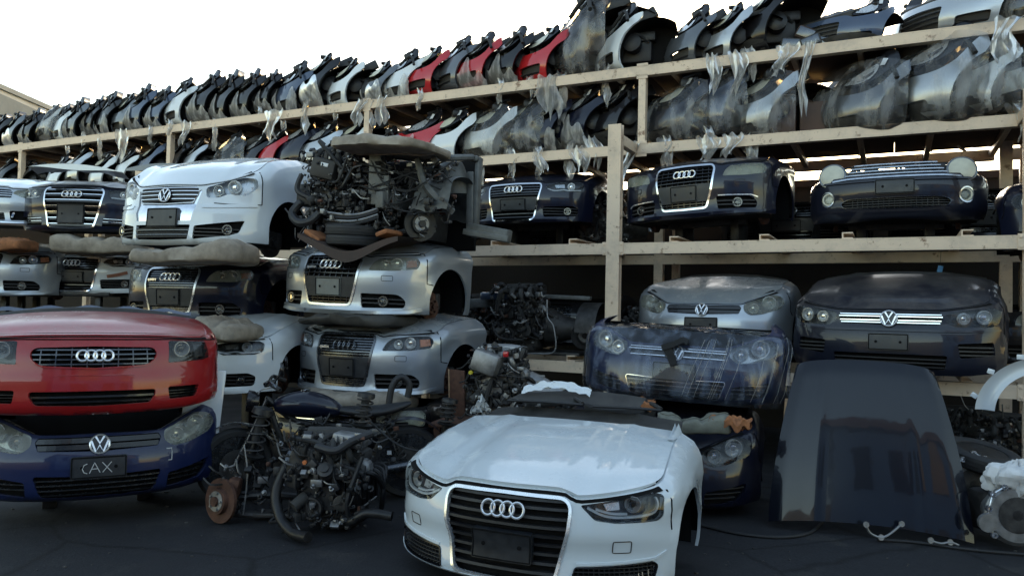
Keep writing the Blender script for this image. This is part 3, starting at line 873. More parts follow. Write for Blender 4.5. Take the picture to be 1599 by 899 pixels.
        gm = MB(); gw = h.get('gapw', .010); sh.strip(gm, [(a_, b_ - gw * .75) for a_, b_ in [(lerp(-th, th, i / 60), interp(zt, abs(lerp(-th, th, i / 60)))) for i in range(61)]], gw, -.0015, .01); gm.build('bonnet_gap', M['void'], root, 0)
        hd = m_.build('bonnet', M[h.get('mat', sp['paint'])], root, 60)
        m_ = MB(); sl = [(lerp(-th, th, a / 40), interp(zt, abs(lerp(-th, th, a / 40))) + .002) for a in range(41)]
        sh.strip(m_, sl, .034, .024, .05); m_.build('bonnet_seal', M['void'], root)
        if h.get('cowl'):
            m_ = MB()
            def cw(a, b):
                q = coons(a, 1.0) + Vector((0, .012, -.035)); q.y += b * h['cowl']; q.z += b * .06 + .015 * math.sin(b * 9) * math.sin(a * 3.14); q.x *= (1 - .05 * b); return q
            m_.grid(cw, 24, 6); m_.build('cowl_panel', M['dusty_black'], root)
    return root, sh
def place(sp, px, py, z_fwd, yaw, t=0.0, z=0.0, scale=1.0):
    """root position so that the shell point (t, z) shows at a photo pixel at a given distance"""
    sh = Shell(**dict(sp['shell'], zt=sp['zt'], arch=sp['arch'])); q = sh.S(t, z) * scale
    return at(px, py, z_fwd) - Matrix.Rotation(R(yaw), 3, 'Z') @ q

# ------------------------------------------------------------------ designs (t, z measured in metres from the middle of the lower lip)
def spec_hero():
    zt = [(0, .535), (.36, .532), (.42, .505), (.47, .50), (.95, .548), (1.05, .565), (1.25, .625), (1.55, .70), (1.9, .745)]
    gr = sym([(0, .505), (.36, .500), (.40, .46), (.385, .33), (.315, .06), (.28, .035), (0, .03)])
    sp = dict(paint='white_clean', shell=dict(W=.90, D=.57, p=2.3, q=1.9, L=1.42, tw=(.6, 1.1),
              prof=[(0, .035, .04), (.03, .0, .015), (.10, .012, .005), (.20, .03, .0), (.27, .018, -.006), (.30, .012, .0), (.40, .03, .0), (.50, .065, -.012), (.56, .10, .0), (.66, .15, .03), (.76, .2, .08)]),
              zb=[(0, .0), (.35, .0), (.6, .012), (.9, .03), (2.4, .03)], zt=zt, arch=(1.42, .13, .345), T=1.86, step=.036, split=1.03, hub=False)
    sp['seam'] = [[(1.03, .535), (1.045, .31)]]
    sp['grilles'] = [
        dict(name='grille', pts=gr, r=[.01, .04, .04, .02, .04, .04, .0, .04, .04, .02, .04, .04], d=.06, bars=[.085, .135, .185, .235, .285, .335, .385, .435, .478], bh=.015, bi=.012, bmat='black',
             frame=.018, fo=.002, fmat='badge_chrome'),
        dict(name='side_intake', pair=True, pts=[(.43, .135), (.90, .155), (.93, .13), (.90, .055), (.80, .035), (.40, .03)], r=.015, d=.06, bars=[.05, .07, .09, .11, .13], bh=.004, vbars=[.42 + .03 * i for i in range(17)], vw=.004, bmat='black', frame=.006, fmat='gloss_black')]
    sp['lamp'] = dict(pts=[(.455, .468), (.93, .528), (.985, .515), (.97, .405), (.93, .378), (.66, .376), (.54, .392)], r=.018, housing='lamp_dark', depth=.075, lens='lens',
                      bulbs=[(.80, .468, .043)], proj=True, led=[[(.50, .452), (.60, .412), (.72, .402), (.90, .415), (.945, .455), (.94, .50)], [(.55, .445), (.64, .424), (.74, .42)]], ledw=.012,
                      panels=[[(.60, .47), (.70, .482), (.70, .44), (.62, .435)]])
    sp['plates'] = [(0.0, .215, .37, .17, 'plate', -.02)]
    sp['rings'] = (0, .418, .041, 'chrome')
    sp['washer'] = (.70, .245, .11, .065)
    sp['hood'] = dict(th=1.0, crown=0.022, creases=(.60,), cz=.010, bow=-.10, rise=.02, cowl=.32, nb=26, lift=.016, gapw=.018)
    sp['lines'] = [('bumper_crease', 'white_clean', [(.44, .152), (.92, .172), (1.0, .20)], .012, -.008), ('sensor_glint', 'satin', [(.80, .06), (.80, .10)], .006, -.001), ('sensor_glint', 'satin', [(.825, .065), (.825, .105)], .006, -.001), ('sensor_glint', 'satin', [(.865, .07), (.865, .115)], .006, -.001), ('lip', 'white_clean', [(0, .016), (.45, .016), (.80, .022), (.98, .05)], .016, -.012)]  # bright strips in the side intake stand in for reflections on the sensor
    return sp
def spec_tt():
    zt = [(0, .575), (.4, .57), (.75, .555), (.95, .56), (1.2, .63), (1.6, .68)]
    sp = dict(paint='red', shell=dict(W=.86, D=.52, p=2.4, q=1.9, L=1.25, tw=(.6, 1.0),
              prof=[(0, .07, .06), (.06, .01, .02), (.12, .0, .0), (.2, .008, 0), (.26, .012, 0), (.33, .028, 0), (.45, .05, -.005), (.56, .10, .0), (.62, .15, .02), (.7, .2, .06)]),
              zb=[(0, .02), (.6, .03), (.9, .06), (2, .06)], zt=zt, arch=(1.42, .16, .34), T=1.58, split=1.02, step=.04)
    sp['seam'] = [[(1.02, .56), (1.03, .22)], [(.0, .548), (.5, .546), (.84, .535), (1.02, .535)]]
    sp['grilles'] = [
        dict(name='grille', pts=sym([(0, .505), (.40, .495), (.425, .43), (.36, .362), (0, .345)]), r=[.0, .05, .05, .06, 0, .06, .05, .05], d=.05, bars=[.375, .408, .442, .475], bh=.009, bi=.012, bmat='dark_chrome', vbars=[-.35 + .1 * i for i in range(8)], vw=.007, frame=.010, fmat='red'),
        dict(name='lower_grille', pts=sym([(0, .19), (.40, .19), (.40, .15), (.36, .095), (0, .085)]), r=[0, .02, .02, .02, 0, .02, .02, .02], d=.06, bars=[.115, .15], bh=.014, bi=.02),
        dict(name='side_intake', pair=True, pts=[(.49, .20), (.76, .20), (.72, .115), (.50, .11)], r=.02, d=.06, bars=[.13, .15, .17], bh=.003)]
    sp['lamp'] = dict(pts=[(.52, .53), (.545, .535), (.86, .525), (.865, .40), (.80, .385), (.50, .375)], r=.014, housing='lamp_dark', depth=.09, bulbs=[(.66, .47, .055)], proj=True, lens='lens', led=[], panels=[[(.76, .50), (.84, .5), (.84, .41), (.76, .41)]], panel_mat='lamp_dark')
    sp['rings'] = (0, .435, .036, 'chrome')
    sp['lines'] = [('plate_recess', 'red', [(0, .30), (.22, .30), (.26, .296)], .006, -.004), ]
    sp['hood'] = dict(th=.92, crown=0.028, creases=(), bow=-.08, rise=.03, cowl=.10, nb=20, lead=.0)
    return sp
def spec_golf(col, plate='plate', hood=True, lens='lens', chrome=True, mark=None):
    zt = [(0, .475), (.42, .475), (.50, .50), (.80, .585), (.95, .625), (1.2, .70), (1.6, .75)]
    sp = dict(paint=col, shell=dict(W=.87, D=.52, p=2.5, q=1.9, L=1.3, tw=(.6, 1.0),
              prof=[(0, .06, .05), (.05, .01, .02), (.10, .0, .0), (.22, .0, 0), (.32, .012, 0), (.36, .03, 0), (.47, .07, .0), (.6, .16, .015), (.72, .22, .06)]),
              zb=[(0, .0), (.6, .015), (.9, .05), (2, .05)], zt=zt, arch=(1.38, .15, .345), T=1.58, split=1.0)
    sp['seam'] = [[(1.0, .60), (1.02, .40), (1.05, .36)]]
    bars = dict(bars2=[.375, .425, .445] if chrome else None, b2h=.006)
    sp['grilles'] = [
        dict(name='grille', pts=sym([(0, .455), (.41, .455), (.43, .425), (.40, .365), (0, .352)]), r=.01, d=.05, bars=[.385, .43], bh=.034, bi=.008, bmat='gloss_black', **bars),
        dict(name='lower_grille', pts=sym([(0, .18), (.42, .195), (.37, .045), (.32, .035), (0, .03)]), r=[0, .03, .04, .03, 0, .03, .04, .03], d=.06, bars=[.055, .09, .125, .16], bh=.01, bi=.008, bmat='dark_chrome' if col == 'blue' else 'black', frame=.006 if chrome == 2 else None),
        dict(name='side_intake', pair=True, pts=[(.47, .155), (.84, .22), (.82, .15), (.74, .085), (.46, .05)], r=.02, d=.05, bars=[.085, .12, .155], bh=.009, bi=.008, bmat='dark_chrome' if col == 'blue' else 'black', slope=.04)]
    sp['lamp'] = dict(pts=[(.455, .47), (.60, .515), (.80, .575), (.90, .565), (.93, .50), (.86, .425), (.66, .365), (.52, .35), (.45, .40)], r=.03, housing='reflector' if col == 'blue' else 'lamp_dark', depth=.08, lens=lens,
                      bulbs=[(.58, .425, .052), (.78, .49, .068)])
    sp['plates'] = [(0, .245, .36, .155, plate, -.016)]
    sp['roundel'] = (0, .405, .068)
    if hood: sp['hood'] = dict(th=.90, crown=0.025, creases=(.55,), cz=.008, bow=-.1, rise=.03, cowl=.08, mat=hood if isinstance(hood, str) else col)
    return sp
def spec_tiguan():
    zt = [(0, .60), (.42, .60), (.52, .61), (.80, .65), (.98, .69), (1.25, .80), (1.7, .93)]
    sp = dict(paint='navy_dusty', shell=dict(W=.92, D=.44, p=3.0, q=1.9, L=1.35, tw=(.6, 1.0),
              prof=[(0, .05, .05), (.06, .01, .02), (.12, .0, .0), (.3, .0, 0), (.42, .02, 0), (.46, .04, 0), (.58, .06, .0), (.66, .12, .01), (.76, .2, .06)]),
              zb=[(0, .0), (.6, .01), (.9, .04), (2, .04)], zt=zt, arch=(1.42, .17, .365), T=1.62, split=1.02)
    sp['grilles'] = [
        dict(name='grille', pts=sym([(0, .575), (.43, .575), (.45, .53), (.42, .465), (0, .455)]), r=.012, d=.05, bars=[.49, .545], bh=.03, bi=.012, bmat='gloss_black', bars2=[.478, .50, .535, .556], b2h=.010),
        dict(name='lower_grille', pts=sym([(0, .19), (.48, .19), (.46, .06), (0, .05)]), r=.02, d=.06, bars=[.08, .115, .15], bh=.012, bi=.008, bmat='black'),
        dict(name='side_intake', pair=True, pts=[(.56, .30), (.88, .32), (.90, .20), (.58, .17)], r=.02, d=.05, bars=[.2, .235, .27], bh=.014, bi=.006, bmat='dusty_black')]
    sp['lamp'] = dict(pts=[(.475, .565), (.62, .60), (.92, .625), (.98, .60), (.96, .50), (.88, .455), (.54, .445), (.47, .49)], r=.03, housing='lamp_dark', depth=.07, lens='lens', bulbs=[(.64, .525, .05), (.83, .54, .06)])
    sp['plates'] = [(0, .30, .34, .155, 'plate', -.018)]
    sp['roundel'] = (0, .515, .075)
    sp['lines'] = [('bumper_crease', 'navy_dusty', [(0, .41), (.6, .41), (1.0, .43)], .02, -.01)]
    sp['hood'] = dict(th=.94, crown=0.030, creases=(.55,), cz=.012, bow=-.1, rise=.03, cowl=.1, mat='navy_dusty')
    return sp
def spec_touran():
    zt = [(0, .62), (.38, .615), (.46, .625), (.70, .68), (.92, .75), (1.05, .81), (1.3, .94), (1.8, 1.05)]
    sp = dict(paint='white', shell=dict(W=.89, D=.64, p=2.25, q=1.9, L=1.55, tw=(.6, 1.05),
              prof=[(0, .05, .05), (.05, .0, .02), (.12, .0, .0), (.25, .012, 0), (.36, .02, 0), (.40, .05, 0), (.60, .10, .0), (.70, .17, .005), (.82, .26, .03), (1.08, .36, .09)]),
              zb=[(0, .0), (.6, .015), (.9, .05), (2, .05)], zt=zt, arch=(1.47, .17, .36), T=2.0, split=1.03, hubdz=-.06, disc='iron')
    sp['seam'] = [[(1.03, .78), (1.03, .44)], [(.55, .43), (.7, .425), (1.03, .44)]]
    sp['grilles'] = [
        dict(name='grille', pts=sym([(0, .60), (.37, .59), (.385, .53), (.33, .435), (0, .42)]), r=[0, .02, .03, .03, 0, .03, .03, .02], d=.05, bars=[.455, .495, .535, .572], bh=.02, bi=.01, bmat='black', bars2=[.468, .51, .55, .583], b2h=.007),
        dict(name='chrome_surround', pts=sym([(0, .41), (.335, .425), (.39, .56), (.415, .56), (.37, .40), (.33, .245), (0, .24)]), r=.012, d=.012, back='chrome'),
        dict(name='lower_grille', pts=sym([(0, .20), (.33, .205), (.31, .06), (0, .05)]), r=.012, d=.05, bars=[.085, .125, .165], bh=.012, bi=.006, bmat='dusty_black', bars2=[.105, .15], b2mat='dark_chrome'),
        dict(name='side_intake', pair=True, pts=[(.37, .195), (.86, .265), (.80, .14), (.70, .105), (.36, .06)], r=.02, d=.045, bars=[.10, .135, .17], bh=.012, bi=.006, bmat='dusty_black', fog=(.70, .165, .045))]
    sp['lamp'] = dict(pts=[(.455, .585), (.66, .655), (.88, .715), (.985, .70), (.98, .60), (.86, .515), (.70, .53), (.58, .485), (.47, .48)], r=.035, housing='reflector', depth=.08, lens='lens', bulbs=[(.60, .56, .05), (.78, .605, .062)])
    sp['plates'] = [(0.02, .275, .36, .19, 'plate', -.02)]
    sp['roundel'] = (0, .505, .072)
    sp['lines'] = [('bumper_strip', 'white', [(.44, .395), (.62, .40), (.98, .43)], .035, -.012)]
    sp['hood'] = dict(th=.98, crown=0.030, creases=(.6,), cz=.010, bow=-.1, rise=.03, mat='white')
    return sp
def spec_a8():
    zt = [(0, .635), (.38, .63), (.46, .61), (.9, .62), (1.05, .64), (1.3, .70), (1.7, .74)]
    sp = dict(paint='navy', shell=dict(W=.93, D=.6, p=2.35, q=1.9, L=1.35, tw=(.6, 1.05),
              prof=[(0, .05, .05), (.05, .0, .02), (.12, .0, .0), (.25, .012, 0), (.38, .0, 0), (.50, .03, 0), (.60, .07, .0), (.66, .13, .005), (.76, .2, .05)]),
              zb=[(0, .0), (.6, .015), (.9, .05), (2, .05)], zt=zt, arch=(1.47, .15, .36), T=1.66, split=1.05)
    sp['grilles'] = [
        dict(name='grille', pts=sym([(0, .60), (.38, .59), (.41, .54), (.36, .30), (.30, .06), (0, .045)]), r=[0, .04, .03, .02, .05, 0, .05, .02, .03, .04], d=.05, bars=[.09, .17, .25, .33, .41, .49, .56], bh=.03, bi=.012, bmat='gloss_black', bars2=[.105, .185, .265, .345, .425, .505, .565], b2h=.009, frame=.022, vbars=None),
        dict(name='side_intake', pair=True, pts=[(.42, .19), (.95, .21), (.93, .09), (.40, .08)], r=.015, d=.04, bars=[.12, .16], bh=.012, bi=.004, bmat='gloss_black', bars2=[.14, .18], b2h=.005)]
    sp['lamp'] = dict(pts=[(.45, .565), (.60, .585), (.98, .595), (1.02, .56), (.97, .46), (.50, .44)], r=.02, housing='lamp_dark', depth=.06, lens='lens', bulbs=[(.66, .52, .04), (.84, .525, .045)], led=[[(.5, .47), (.7, .462), (.95, .485)]])
    sp['plates'] = [(0, .235, .36, .26, 'black', -.018)]
    sp['rings'] = (.0, .50, .041, 'chrome')
    sp['hood'] = dict(th=.98, crown=0.025, creases=(.42,), cz=.016, bow=-.1, rise=.03, mat='navy_dusty')
    return sp
def spec_b7(col='silver', mesh=True, lens='lens_old', frame='satin', plate='plate_grey', hood=True, rmat='chrome', amber=True, q=True, bright=True):
    zt = [(0, .60), (.33, .60), (.42, .575), (.50, .585), (.92, .615), (1.05, .63), (1.3, .70), (1.75, .745)]
    sp = dict(paint=col, shell=dict(W=.885, D=.58, p=2.3, q=1.9, L=1.42, tw=(.6, 1.05),
              prof=[(0, .04, .05), (.03, .0, .02), (.07, .02, .01), (.2, .022, .005), (.30, .012, 0), (.42, .018, 0), (.5, .05, 0), (.58, .09, -.008), (.64, .13, .005), (.74, .19, .06)]),
              zb=[(0, .0), (.6, .005), (.9, .03), (2.4, .03)], zt=zt, arch=(1.42, .14, .355), T=1.87, split=1.02)
    sp['seam'] = [[(1.02, .62), (1.03, .33), (1.10, .32)]]
    gz = [.115, .133, .15] + [.37, .395, .42, .445, .47, .495, .52, .545] if not mesh else [.12, .15, .40, .44, .48, .52, .555]
    sp['grilles'] = [
        dict(name='grille', pts=sym([(0, .585), (.32, .578), (.345, .54), (.30, .28), (.255, .115), (.23, .10), (0, .095)]), r=[0, .03, .03, .02, .03, .02, 0, .02, .03, .02, .03, .03], d=.05, bars=gz, bh=.008 if mesh else .012, bi=.012, bmat='gloss_black' if mesh else ('dark_chrome' if bright else 'black'),
             vbars=[-.28 + .07 * i for i in range(9)] if mesh else None, vw=.008, frame=.022 if frame else None, fmat=frame or 'satin', fo=.004,
             panels=[([(-.295, .17), (.295, .17), (.325, .365), (-.325, .365)], 'dusty_black' if plate != 'plate' else 'plate')]),
        dict(name='side_intake', pair=True, pts=[(.36, .215), (.74, .215), (.82, .15), (.80, .085), (.38, .075)], r=[.02, .05, .04, .02, .02], d=.05, bars=[.125, .165], bh=.014, bi=.006, bmat='black', fog=(.60, .145, .045))]
    sp['lamp'] = dict(pts=[(.43, .435), (.47, .51), (.53, .555), (.72, .575), (.92, .578), (.95, .53), (.92, .468), (.70, .440)], r=.025, housing='reflector' if lens == 'lens_old' else 'lamp_dark', depth=.06, lens=lens,
                      bulbs=[(.60, .495, .042), (.73, .51, .052)], rim=None)
    if amber: sp['lamp']['amber'] = [(.82, .545), (.92, .55), (.925, .49), (.82, .475)]
    sp['plates'] = [(.0, .265, .30, .18, plate, -.012)]
    sp['rings'] = (.01, .485, .039, rmat)
    sp['washer'] = (.62, .365, .11, .05)
    sp['lines'] = [('lip', col, [(0.28, .03), (.5, .035), (.84, .05), (.98, .075)], .03, -.02)]
    if hood: sp['hood'] = dict(th=.98, crown=0.025, creases=(.55,), cz=.012, bow=-.1, rise=.03, mat=hood if isinstance(hood, str) else col)
    sp['quattro'] = q
    return sp
def spec_a4(col='white', hood=None, plate='plate', lens='lens'):
    zt = [(0, .535), (.36, .532), (.42, .515), (.90, .545), (1.05, .565), (1.25, .625), (1.55, .70), (1.9, .745)]
    sp = dict(paint=col, shell=dict(W=.90, D=.58, p=2.3, q=1.9, L=1.42, tw=(.6, 1.1),
              prof=[(0, .035, .04), (.03, .0, .015), (.08, .02, .005), (.20, .025, .0), (.29, .012, -.004), (.40, .03, .0), (.50, .065, -.008), (.56, .10, .0), (.66, .15, .03), (.76, .2, .08)]),
              zb=[(0, .0), (.6, .012), (.9, .03), (2.4, .03)], zt=zt, arch=(1.44, .13, .345), T=1.86, split=1.03)
    sp['grilles'] = [
        dict(name='grille', pts=sym([(0, .505), (.37, .500), (.385, .46), (.36, .36), (.295, .06), (.26, .035), (0, .03)]), r=[0, .03, .03, .02, .04, .03, 0, .03, .04, .02, .03, .03], d=.05, bars=[.075, .12, .165, .36, .395, .43, .465], bh=.012, bi=.012, bmat='gloss_black', bars2=[.385, .42, .455] , b2h=.006, b2mat='dark_chrome', frame=.018, fmat='chrome',
             panels=[([(-.32, .17), (.32, .17), (.35, .325), (-.35, .325)], 'plate')]),
        dict(name='side_intake', pair=True, pts=[(.40, .20), (.80, .215), (.88, .18), (.86, .09), (.42, .07)], r=.03, d=.05, bars=[.11, .145, .18], bh=.010, bi=.006, bmat='black', fog=(.74, .145, .04))]
    sp['lamp'] = dict(pts=[(.43, .44), (.47, .485), (.60, .51), (.92, .525), (.96, .50), (.94, .42), (.86, .395), (.56, .385)], r=.02, housing='lamp_dark', depth=.06, lens=lens, bulbs=[(.80, .462, .045)], led=[[(.46, .43), (.56, .405), (.68, .42), (.76, .408), (.92, .42)]], ledw=.014, panels=[[(.56, .48), (.70, .49), (.70, .445), (.58, .44)]])
    sp['plates'] = [(0, .235, .36, .15, plate, -.014)]
    sp['rings'] = (.0, .43, .039, 'chrome')
    if hood: sp['hood'] = dict(th=.98, crown=0.025, creases=(.60,), cz=.010, bow=-.1, rise=.03, mat=hood)
    return sp
def spec_cc():
    sp = spec_a4('silver_light', 'white', 'plate')
    sp['grilles'][0] = dict(name='grille', pts=sym([(0, .50), (.40, .49), (.43, .46), (.42, .375), (0, .365)]), r=.012, d=.05, bars=[.39, .42, .45, .48], bh=.016, bi=.01, bmat='gloss_black', bars2=[.405, .435, .465], b2h=.006)
    sp['grilles'].append(dict(name='lower_grille', pts=sym([(0, .17), (.34, .17), (.36, .07), (0, .06)]), r=.015, d=.05, bars=[.09, .12, .15], bh=.012, bmat='black'))
    sp['grilles'][1]['fog'] = None; sp['grilles'][1].update(bars=None, bars2=None, panels=[([(.42, .11), (.44, .18), (.47, .18), (.45, .11)], 'chrome')])
    sp['lamp']['led'] = []; sp['lamp']['housing'] = 'reflector'; sp['lamp']['lens'] = 'lens_old'; sp['lamp']['bulbs'] = [(.62, .455, .04), (.80, .465, .05)]
    sp.pop('rings'); sp['roundel'] = (0, .435, .06)
    sp['plates'] = [(0, .26, .36, .12, 'plate', -.014)]
    sp['lines'] = [('chrome_lip', 'chrome', [(0, .035), (.5, .04), (.9, .065)], .012, -.006)]
    return sp
def spec_mini():
    zt = [(0, .47), (.4, .47), (.7, .475), (.95, .49), (1.2, .53), (1.6, .58)]
    sp = dict(paint='navy_dusty', shell=dict(W=.83, D=.5, p=2.7, q=1.9, L=1.2, tw=(.6, 1.0),
              prof=[(0, .10, .06), (.06, .04, .02), (.14, .0, .0), (.22, .01, 0), (.30, .0, 0), (.40, .01, 0), (.46, .03, 0), (.56, .08, .02)]),
              zb=[(0, .03), (.5, .0), (.8, .02), (2, .05)], zt=zt, arch=(1.34, .15, .33), T=1.5, split=1.0)
    sp['grilles'] = [
        dict(name='lower_grille', pts=sym([(0, .235), (.44, .235), (.52, .20), (.48, .14), (0, .125)]), r=[0, .05, .04, .05, 0, .05, .04, .05], d=.06, bars=[.15, .175, .20, .222], bh=.008, bi=.012, bmat='dusty_black', vbars=[-.4 + .05 * i for i in range(17)], vw=.004, frame=.004, fmat='dark_chrome'),
        dict(name='fog_opening', pair=True, pts=circ(.67, .255, .075, 20), r=0, d=.05, frame=.014, fmat='satin', fog=(.67, .255, .06), fogm='lamp_milky')]
    sp['plates'] = [(0, .345, .36, .15, 'plate', -.03)]
    sp['lines'] = [('bumper_crease', 'navy_dusty', [(0, .415), (.5, .415), (.9, .43)], .02, -.016), ('grille_trim', 'satin', [(0, .452), (.45, .45), (.62, .44)], .016, -.010)]
    return sp

# ------------------------------------------------------------------ half cars
def put(name, label, sp, px, py, zf, yaw, t=0.0, z=None, tilt=(0, 0), scale=1.0, group='half-cut cars stacked in the yard', dz=0.0, rest=None):
    if z is None: z = (sp.get('rings') or sp.get('roundel'))[1]
    loc = place(sp, px, py, zf, yaw, t, z, scale); loc.z += dz
    root, sh = car(name, label, sp, loc, yaw, tilt, group, scale=scale)
    if rest is not None and loc.z > rest + .01:
        m_ = MB(); d = loc.z - rest; zc = (.12 - d) / 2
        for x in (-.42, .42): m_.box((x * .8, .95, zc), (.10, .4, .12 + d), None, .01)
        m_.box((0, .80, .04), (.94, .09, .12), None, .01); m_.build('subframe', M['dark_iron'], root)
    return root, sh
hero, hero_sh = put('half_car', 'clean white half car at the front, four rings on its big black grille', spec_hero(), 786, 793, 4.37, -23, rest=.0)
tt, tt_sh = put('half_car', 'dusty red half car with a small oval grille lying on top of the blue one', spec_tt(), 149, 555, 5.42, 28)
gb, gb_sh = put('half_car', 'dark blue half car on the ground under the red one, its plate scrawled CAX', spec_golf('blue', lens='lens_old', hood=False, chrome=False), 156, 692, 5.6, 28, rest=.0)
for args in (('letter', [[(.30, .92), (.1, .8), (.0, .45), (.1, .12), (.32, .0)]], -.105, .205, .1), ('letter', [[(0, 0), (.35, 1), (.75, .05)], [(.15, .4), (.62, .42)]], -.06, .205, .09), ('letter', [[(0, 1), (.75, 0)], [(.7, 1), (.05, .05)]], .02, .205, .085)):
    letters(gb_sh, [o for o in gb.children if o.name.startswith('plate_holder')][0], args[0], args[1], args[2], args[3], args[4], .075, .005, M['scratch'], -.0215)
put('half_car', 'silver half car with yellowed lamps and a black mesh grille, directly under the engine', spec_b7('silver_light', True), 515, 412, 7.5, -25, tilt=(0, 1.5))
def dent(q, a, b):
    q.z += .035 * math.exp(-((a - .76) / .07) ** 2 - (b / .10) ** 2) - .03 * math.exp(-((a - .62) / .09) ** 2 - (b / .2) ** 2) + .012 * math.sin(a * 23) * math.exp(-b / .2)
    return q
sp = spec_b7('silver', False, 'lens', 'dark_chrome', 'plate', 'silver_dusty', 'dark_chrome'); sp['hood']['fn'] = dent; sp['lamp']['housing'] = 'lamp_dark'
put('half_car', 'lower silver half car with a buckled bonnet edge and blackened rings', sp, 537, 537, 7.45, -26)
put('half_car', 'tall white half car with a chrome U below its grille, on a rolled seat cushion', spec_touran(), 259, 305, 7.7, -17)
put('half_car', 'near-black half car with a wide chrome-barred grille between two white ones', spec_a8(), 113, 303, 10.2, 0)
sp = spec_a4('white', 'grey_paint'); 
a4c, a4c_sh = put('half_car', 'white half car with brown tape on its bumper, under the chrome-barred black one', sp, 113, 410, 10.8, -5)
_m = MB(); a4c_sh.strip(_m, dens([(.50, .245), (.62, .27), (.76, .31)], .02, False), .045, -.012, .0); _m.build('tape', M['tape'], a4c)
put('half_car', 'silver-white half car with thin chrome grille bars at the upper left edge', spec_cc(), -34, 300, 10.3, 4)
put('half_car', 'silver half car with amber-tipped lamps at the left edge, above the red one', spec_b7('silver_light', False, 'lens', None, 'plate'), -38, 405, 10.3, 2)
put('half_car', 'navy half car with rings and orange-tipped lamps squeezed under the rolled seat cushion', spec_b7('navy', False, 'lens_old', 'satin', 'black', 'navy'), 266, 432, 8.3, -16)
put('half_car', 'white half car half hidden behind the right side of the red one', spec_a4('white', 'white'), 268, 545, 7.5, -18, rest=.0)
put('half_car', 'navy half car with silver-edged grille on the middle shelf, left of the tall post', spec_a4('navy', 'navy'), 802, 296, 9.75, -27, rest=Z3 + .069)
sp = spec_b7('navy', True, 'lens_old', 'chrome', 'plate', 'navy', amber=False); sp['lamp'].update(housing='lamp_milky', bulbs=[]); sp['lines'].append(('chrome_strip', 'badge_chrome', [(.38, .225), (.74, .225), (.82, .20)], .012, -.006))
put('half_car', 'navy half car with a tall ringed grille and milky lamps right of the tall post', sp, 1070, 273, 8.5, -33, tilt=(0, -2), rest=Z3 + .069)
gs, _ = put('half_car', 'silver half car on the lowest shelf, behind the film-wrapped blue front', spec_golf('silver', 'black', 'silver_dusty', 'lens_old', False), 1096, 483, 8.35, -30, rest=Z4 + .069)
tig, tig_sh = put('half_car', 'dusty black half car with two chrome grille bars on the lowest shelf at the right', spec_tiguan(), 1388, 497, 7.15, -33, rest=Z4 + .069)
# round-lamped one without its bonnet
sp = spec_mini()
mini, mini_sh = put('half_car', 'dusty navy half car with two round clouded lamps and no bonnet on the middle shelf', sp, 1397, 291, 7.75, -27, z=.345, rest=Z3 + .069)
for sg in (1, -1):
    o = mini_sh.S(sg * .67, .47, .03) + Vector((0, .0, .045)); ax = Vector((sg * .18, -1, .28))
    m_ = MB(); m_.lathe([(.135, -.16), (.145, -.02), (.14, .0), (.125, .006)], o, ax, 28); lp = m_.build('headlamp', M['grey_paint'], mini)
    m_ = MB(); m_.lathe([(.125, .004), (.10, .022), (.06, .032), (0, .036)], o, ax, 28); m_.build('lens', M['lamp_milky'], lp)
for i in range(4):
    m_ = MB(); z = .485 + i * .036; y = .03 + i * .020; w = .48 - i * .03
    m_.tube([mini_sh.S(t, .46, 0) + Vector((0, y, z - .46)) for t in [-w + w * .1 * k for k in range(21)]], .0125, 10); m_.build('grille_bar', M['satin'], mini)
m_ = MB(); m_.box((0, .36, .46), (1.0, .22, .16), bev=.03); m_.box((0, .68, .52), (1.3, .36, .18), bev=.05); m_.box((.3, .68, .62), (.42, .24, .09), bev=.03); m_.build('engine_top', M['black'], mini)
for k in range(7):
    m_ = MB(); x = -.5 + k * .17
    m_.tube([(x, .2, .55), (x + .1 * rnd.uniform(-1, 1), .3, .60 + .03 * rnd.random()), (x + .3 * rnd.uniform(-1, 1), .5, .60)], .014, 6, smooth=4); m_.build('hose', M['rubber'], mini)
# the one buried at ground level behind the clean white car
put('half_car', 'dark half car at ground level right of the clean white one', spec_golf('navy', 'black', 'navy', 'lens', False), 1010, 712, 6.25, -20, rest=.0)
# wrapped front
wr, wr_sh = put('half_car', 'dark blue car front wrapped in clear stretch film, a black rag over its round badge', spec_golf('blue', 'plate', False, 'lens', 2), 1052, 550, 6.45, -21, tilt=(-4, 2))
def wrapfilm(sh, root, t0, t1, z0, z1, off=.02, amp=.012, mat='film_wrap', seed=0, name='stretch_wrap'):
    m_ = MB()
    def f(u, v):
        t = lerp(t0, t1, u); z = lerp(z0, z1, v)
        n_ = noise.noise(Vector((t * 5 + seed, z * 4, seed))) * amp + noise.noise(Vector((t * 22 + seed, z * 3, 1))) * amp * .4
        return sh.S(t, z, -off - n_)
    m_.grid(f, 70, 24); return m_.build(name, M[mat], root, 80)
wrapfilm(wr_sh, wr, -1.3, 1.3, .0, .60, .03, .016)
m_ = MB()
def _top(u, v):
    t = lerp(-1.2, 1.2, u); q = wr_sh.S(t, .60, -.03); q2 = Vector((q.x * .9, q.y + .45, .66)); p_ = q.lerp(q2, v); p_.z += .03 * noise.noise(Vector((t * 4, v * 5, 3))); return p_
m_.grid(_top, 50, 10); m_.build('stretch_wrap', M['film_wrap'], wr, 80)
for i in range(12):
    m_ = MB(); t0 = rnd.uniform(.05, 1.05); m_.tube([wr_sh.S(t0 + .16 * k / 6, .05 + .5 * k / 6 * rnd.uniform(.95, 1.05), -.05) for k in range(7)], .0011, 4); m_.build('film_fold', M['film_thick'], wr, 0)
rag = thing('rag', 'black rag tied over the round badge of the wrapped blue front', 'rag', wr.location, -20); rag.rotation_euler = wr.rotation_euler
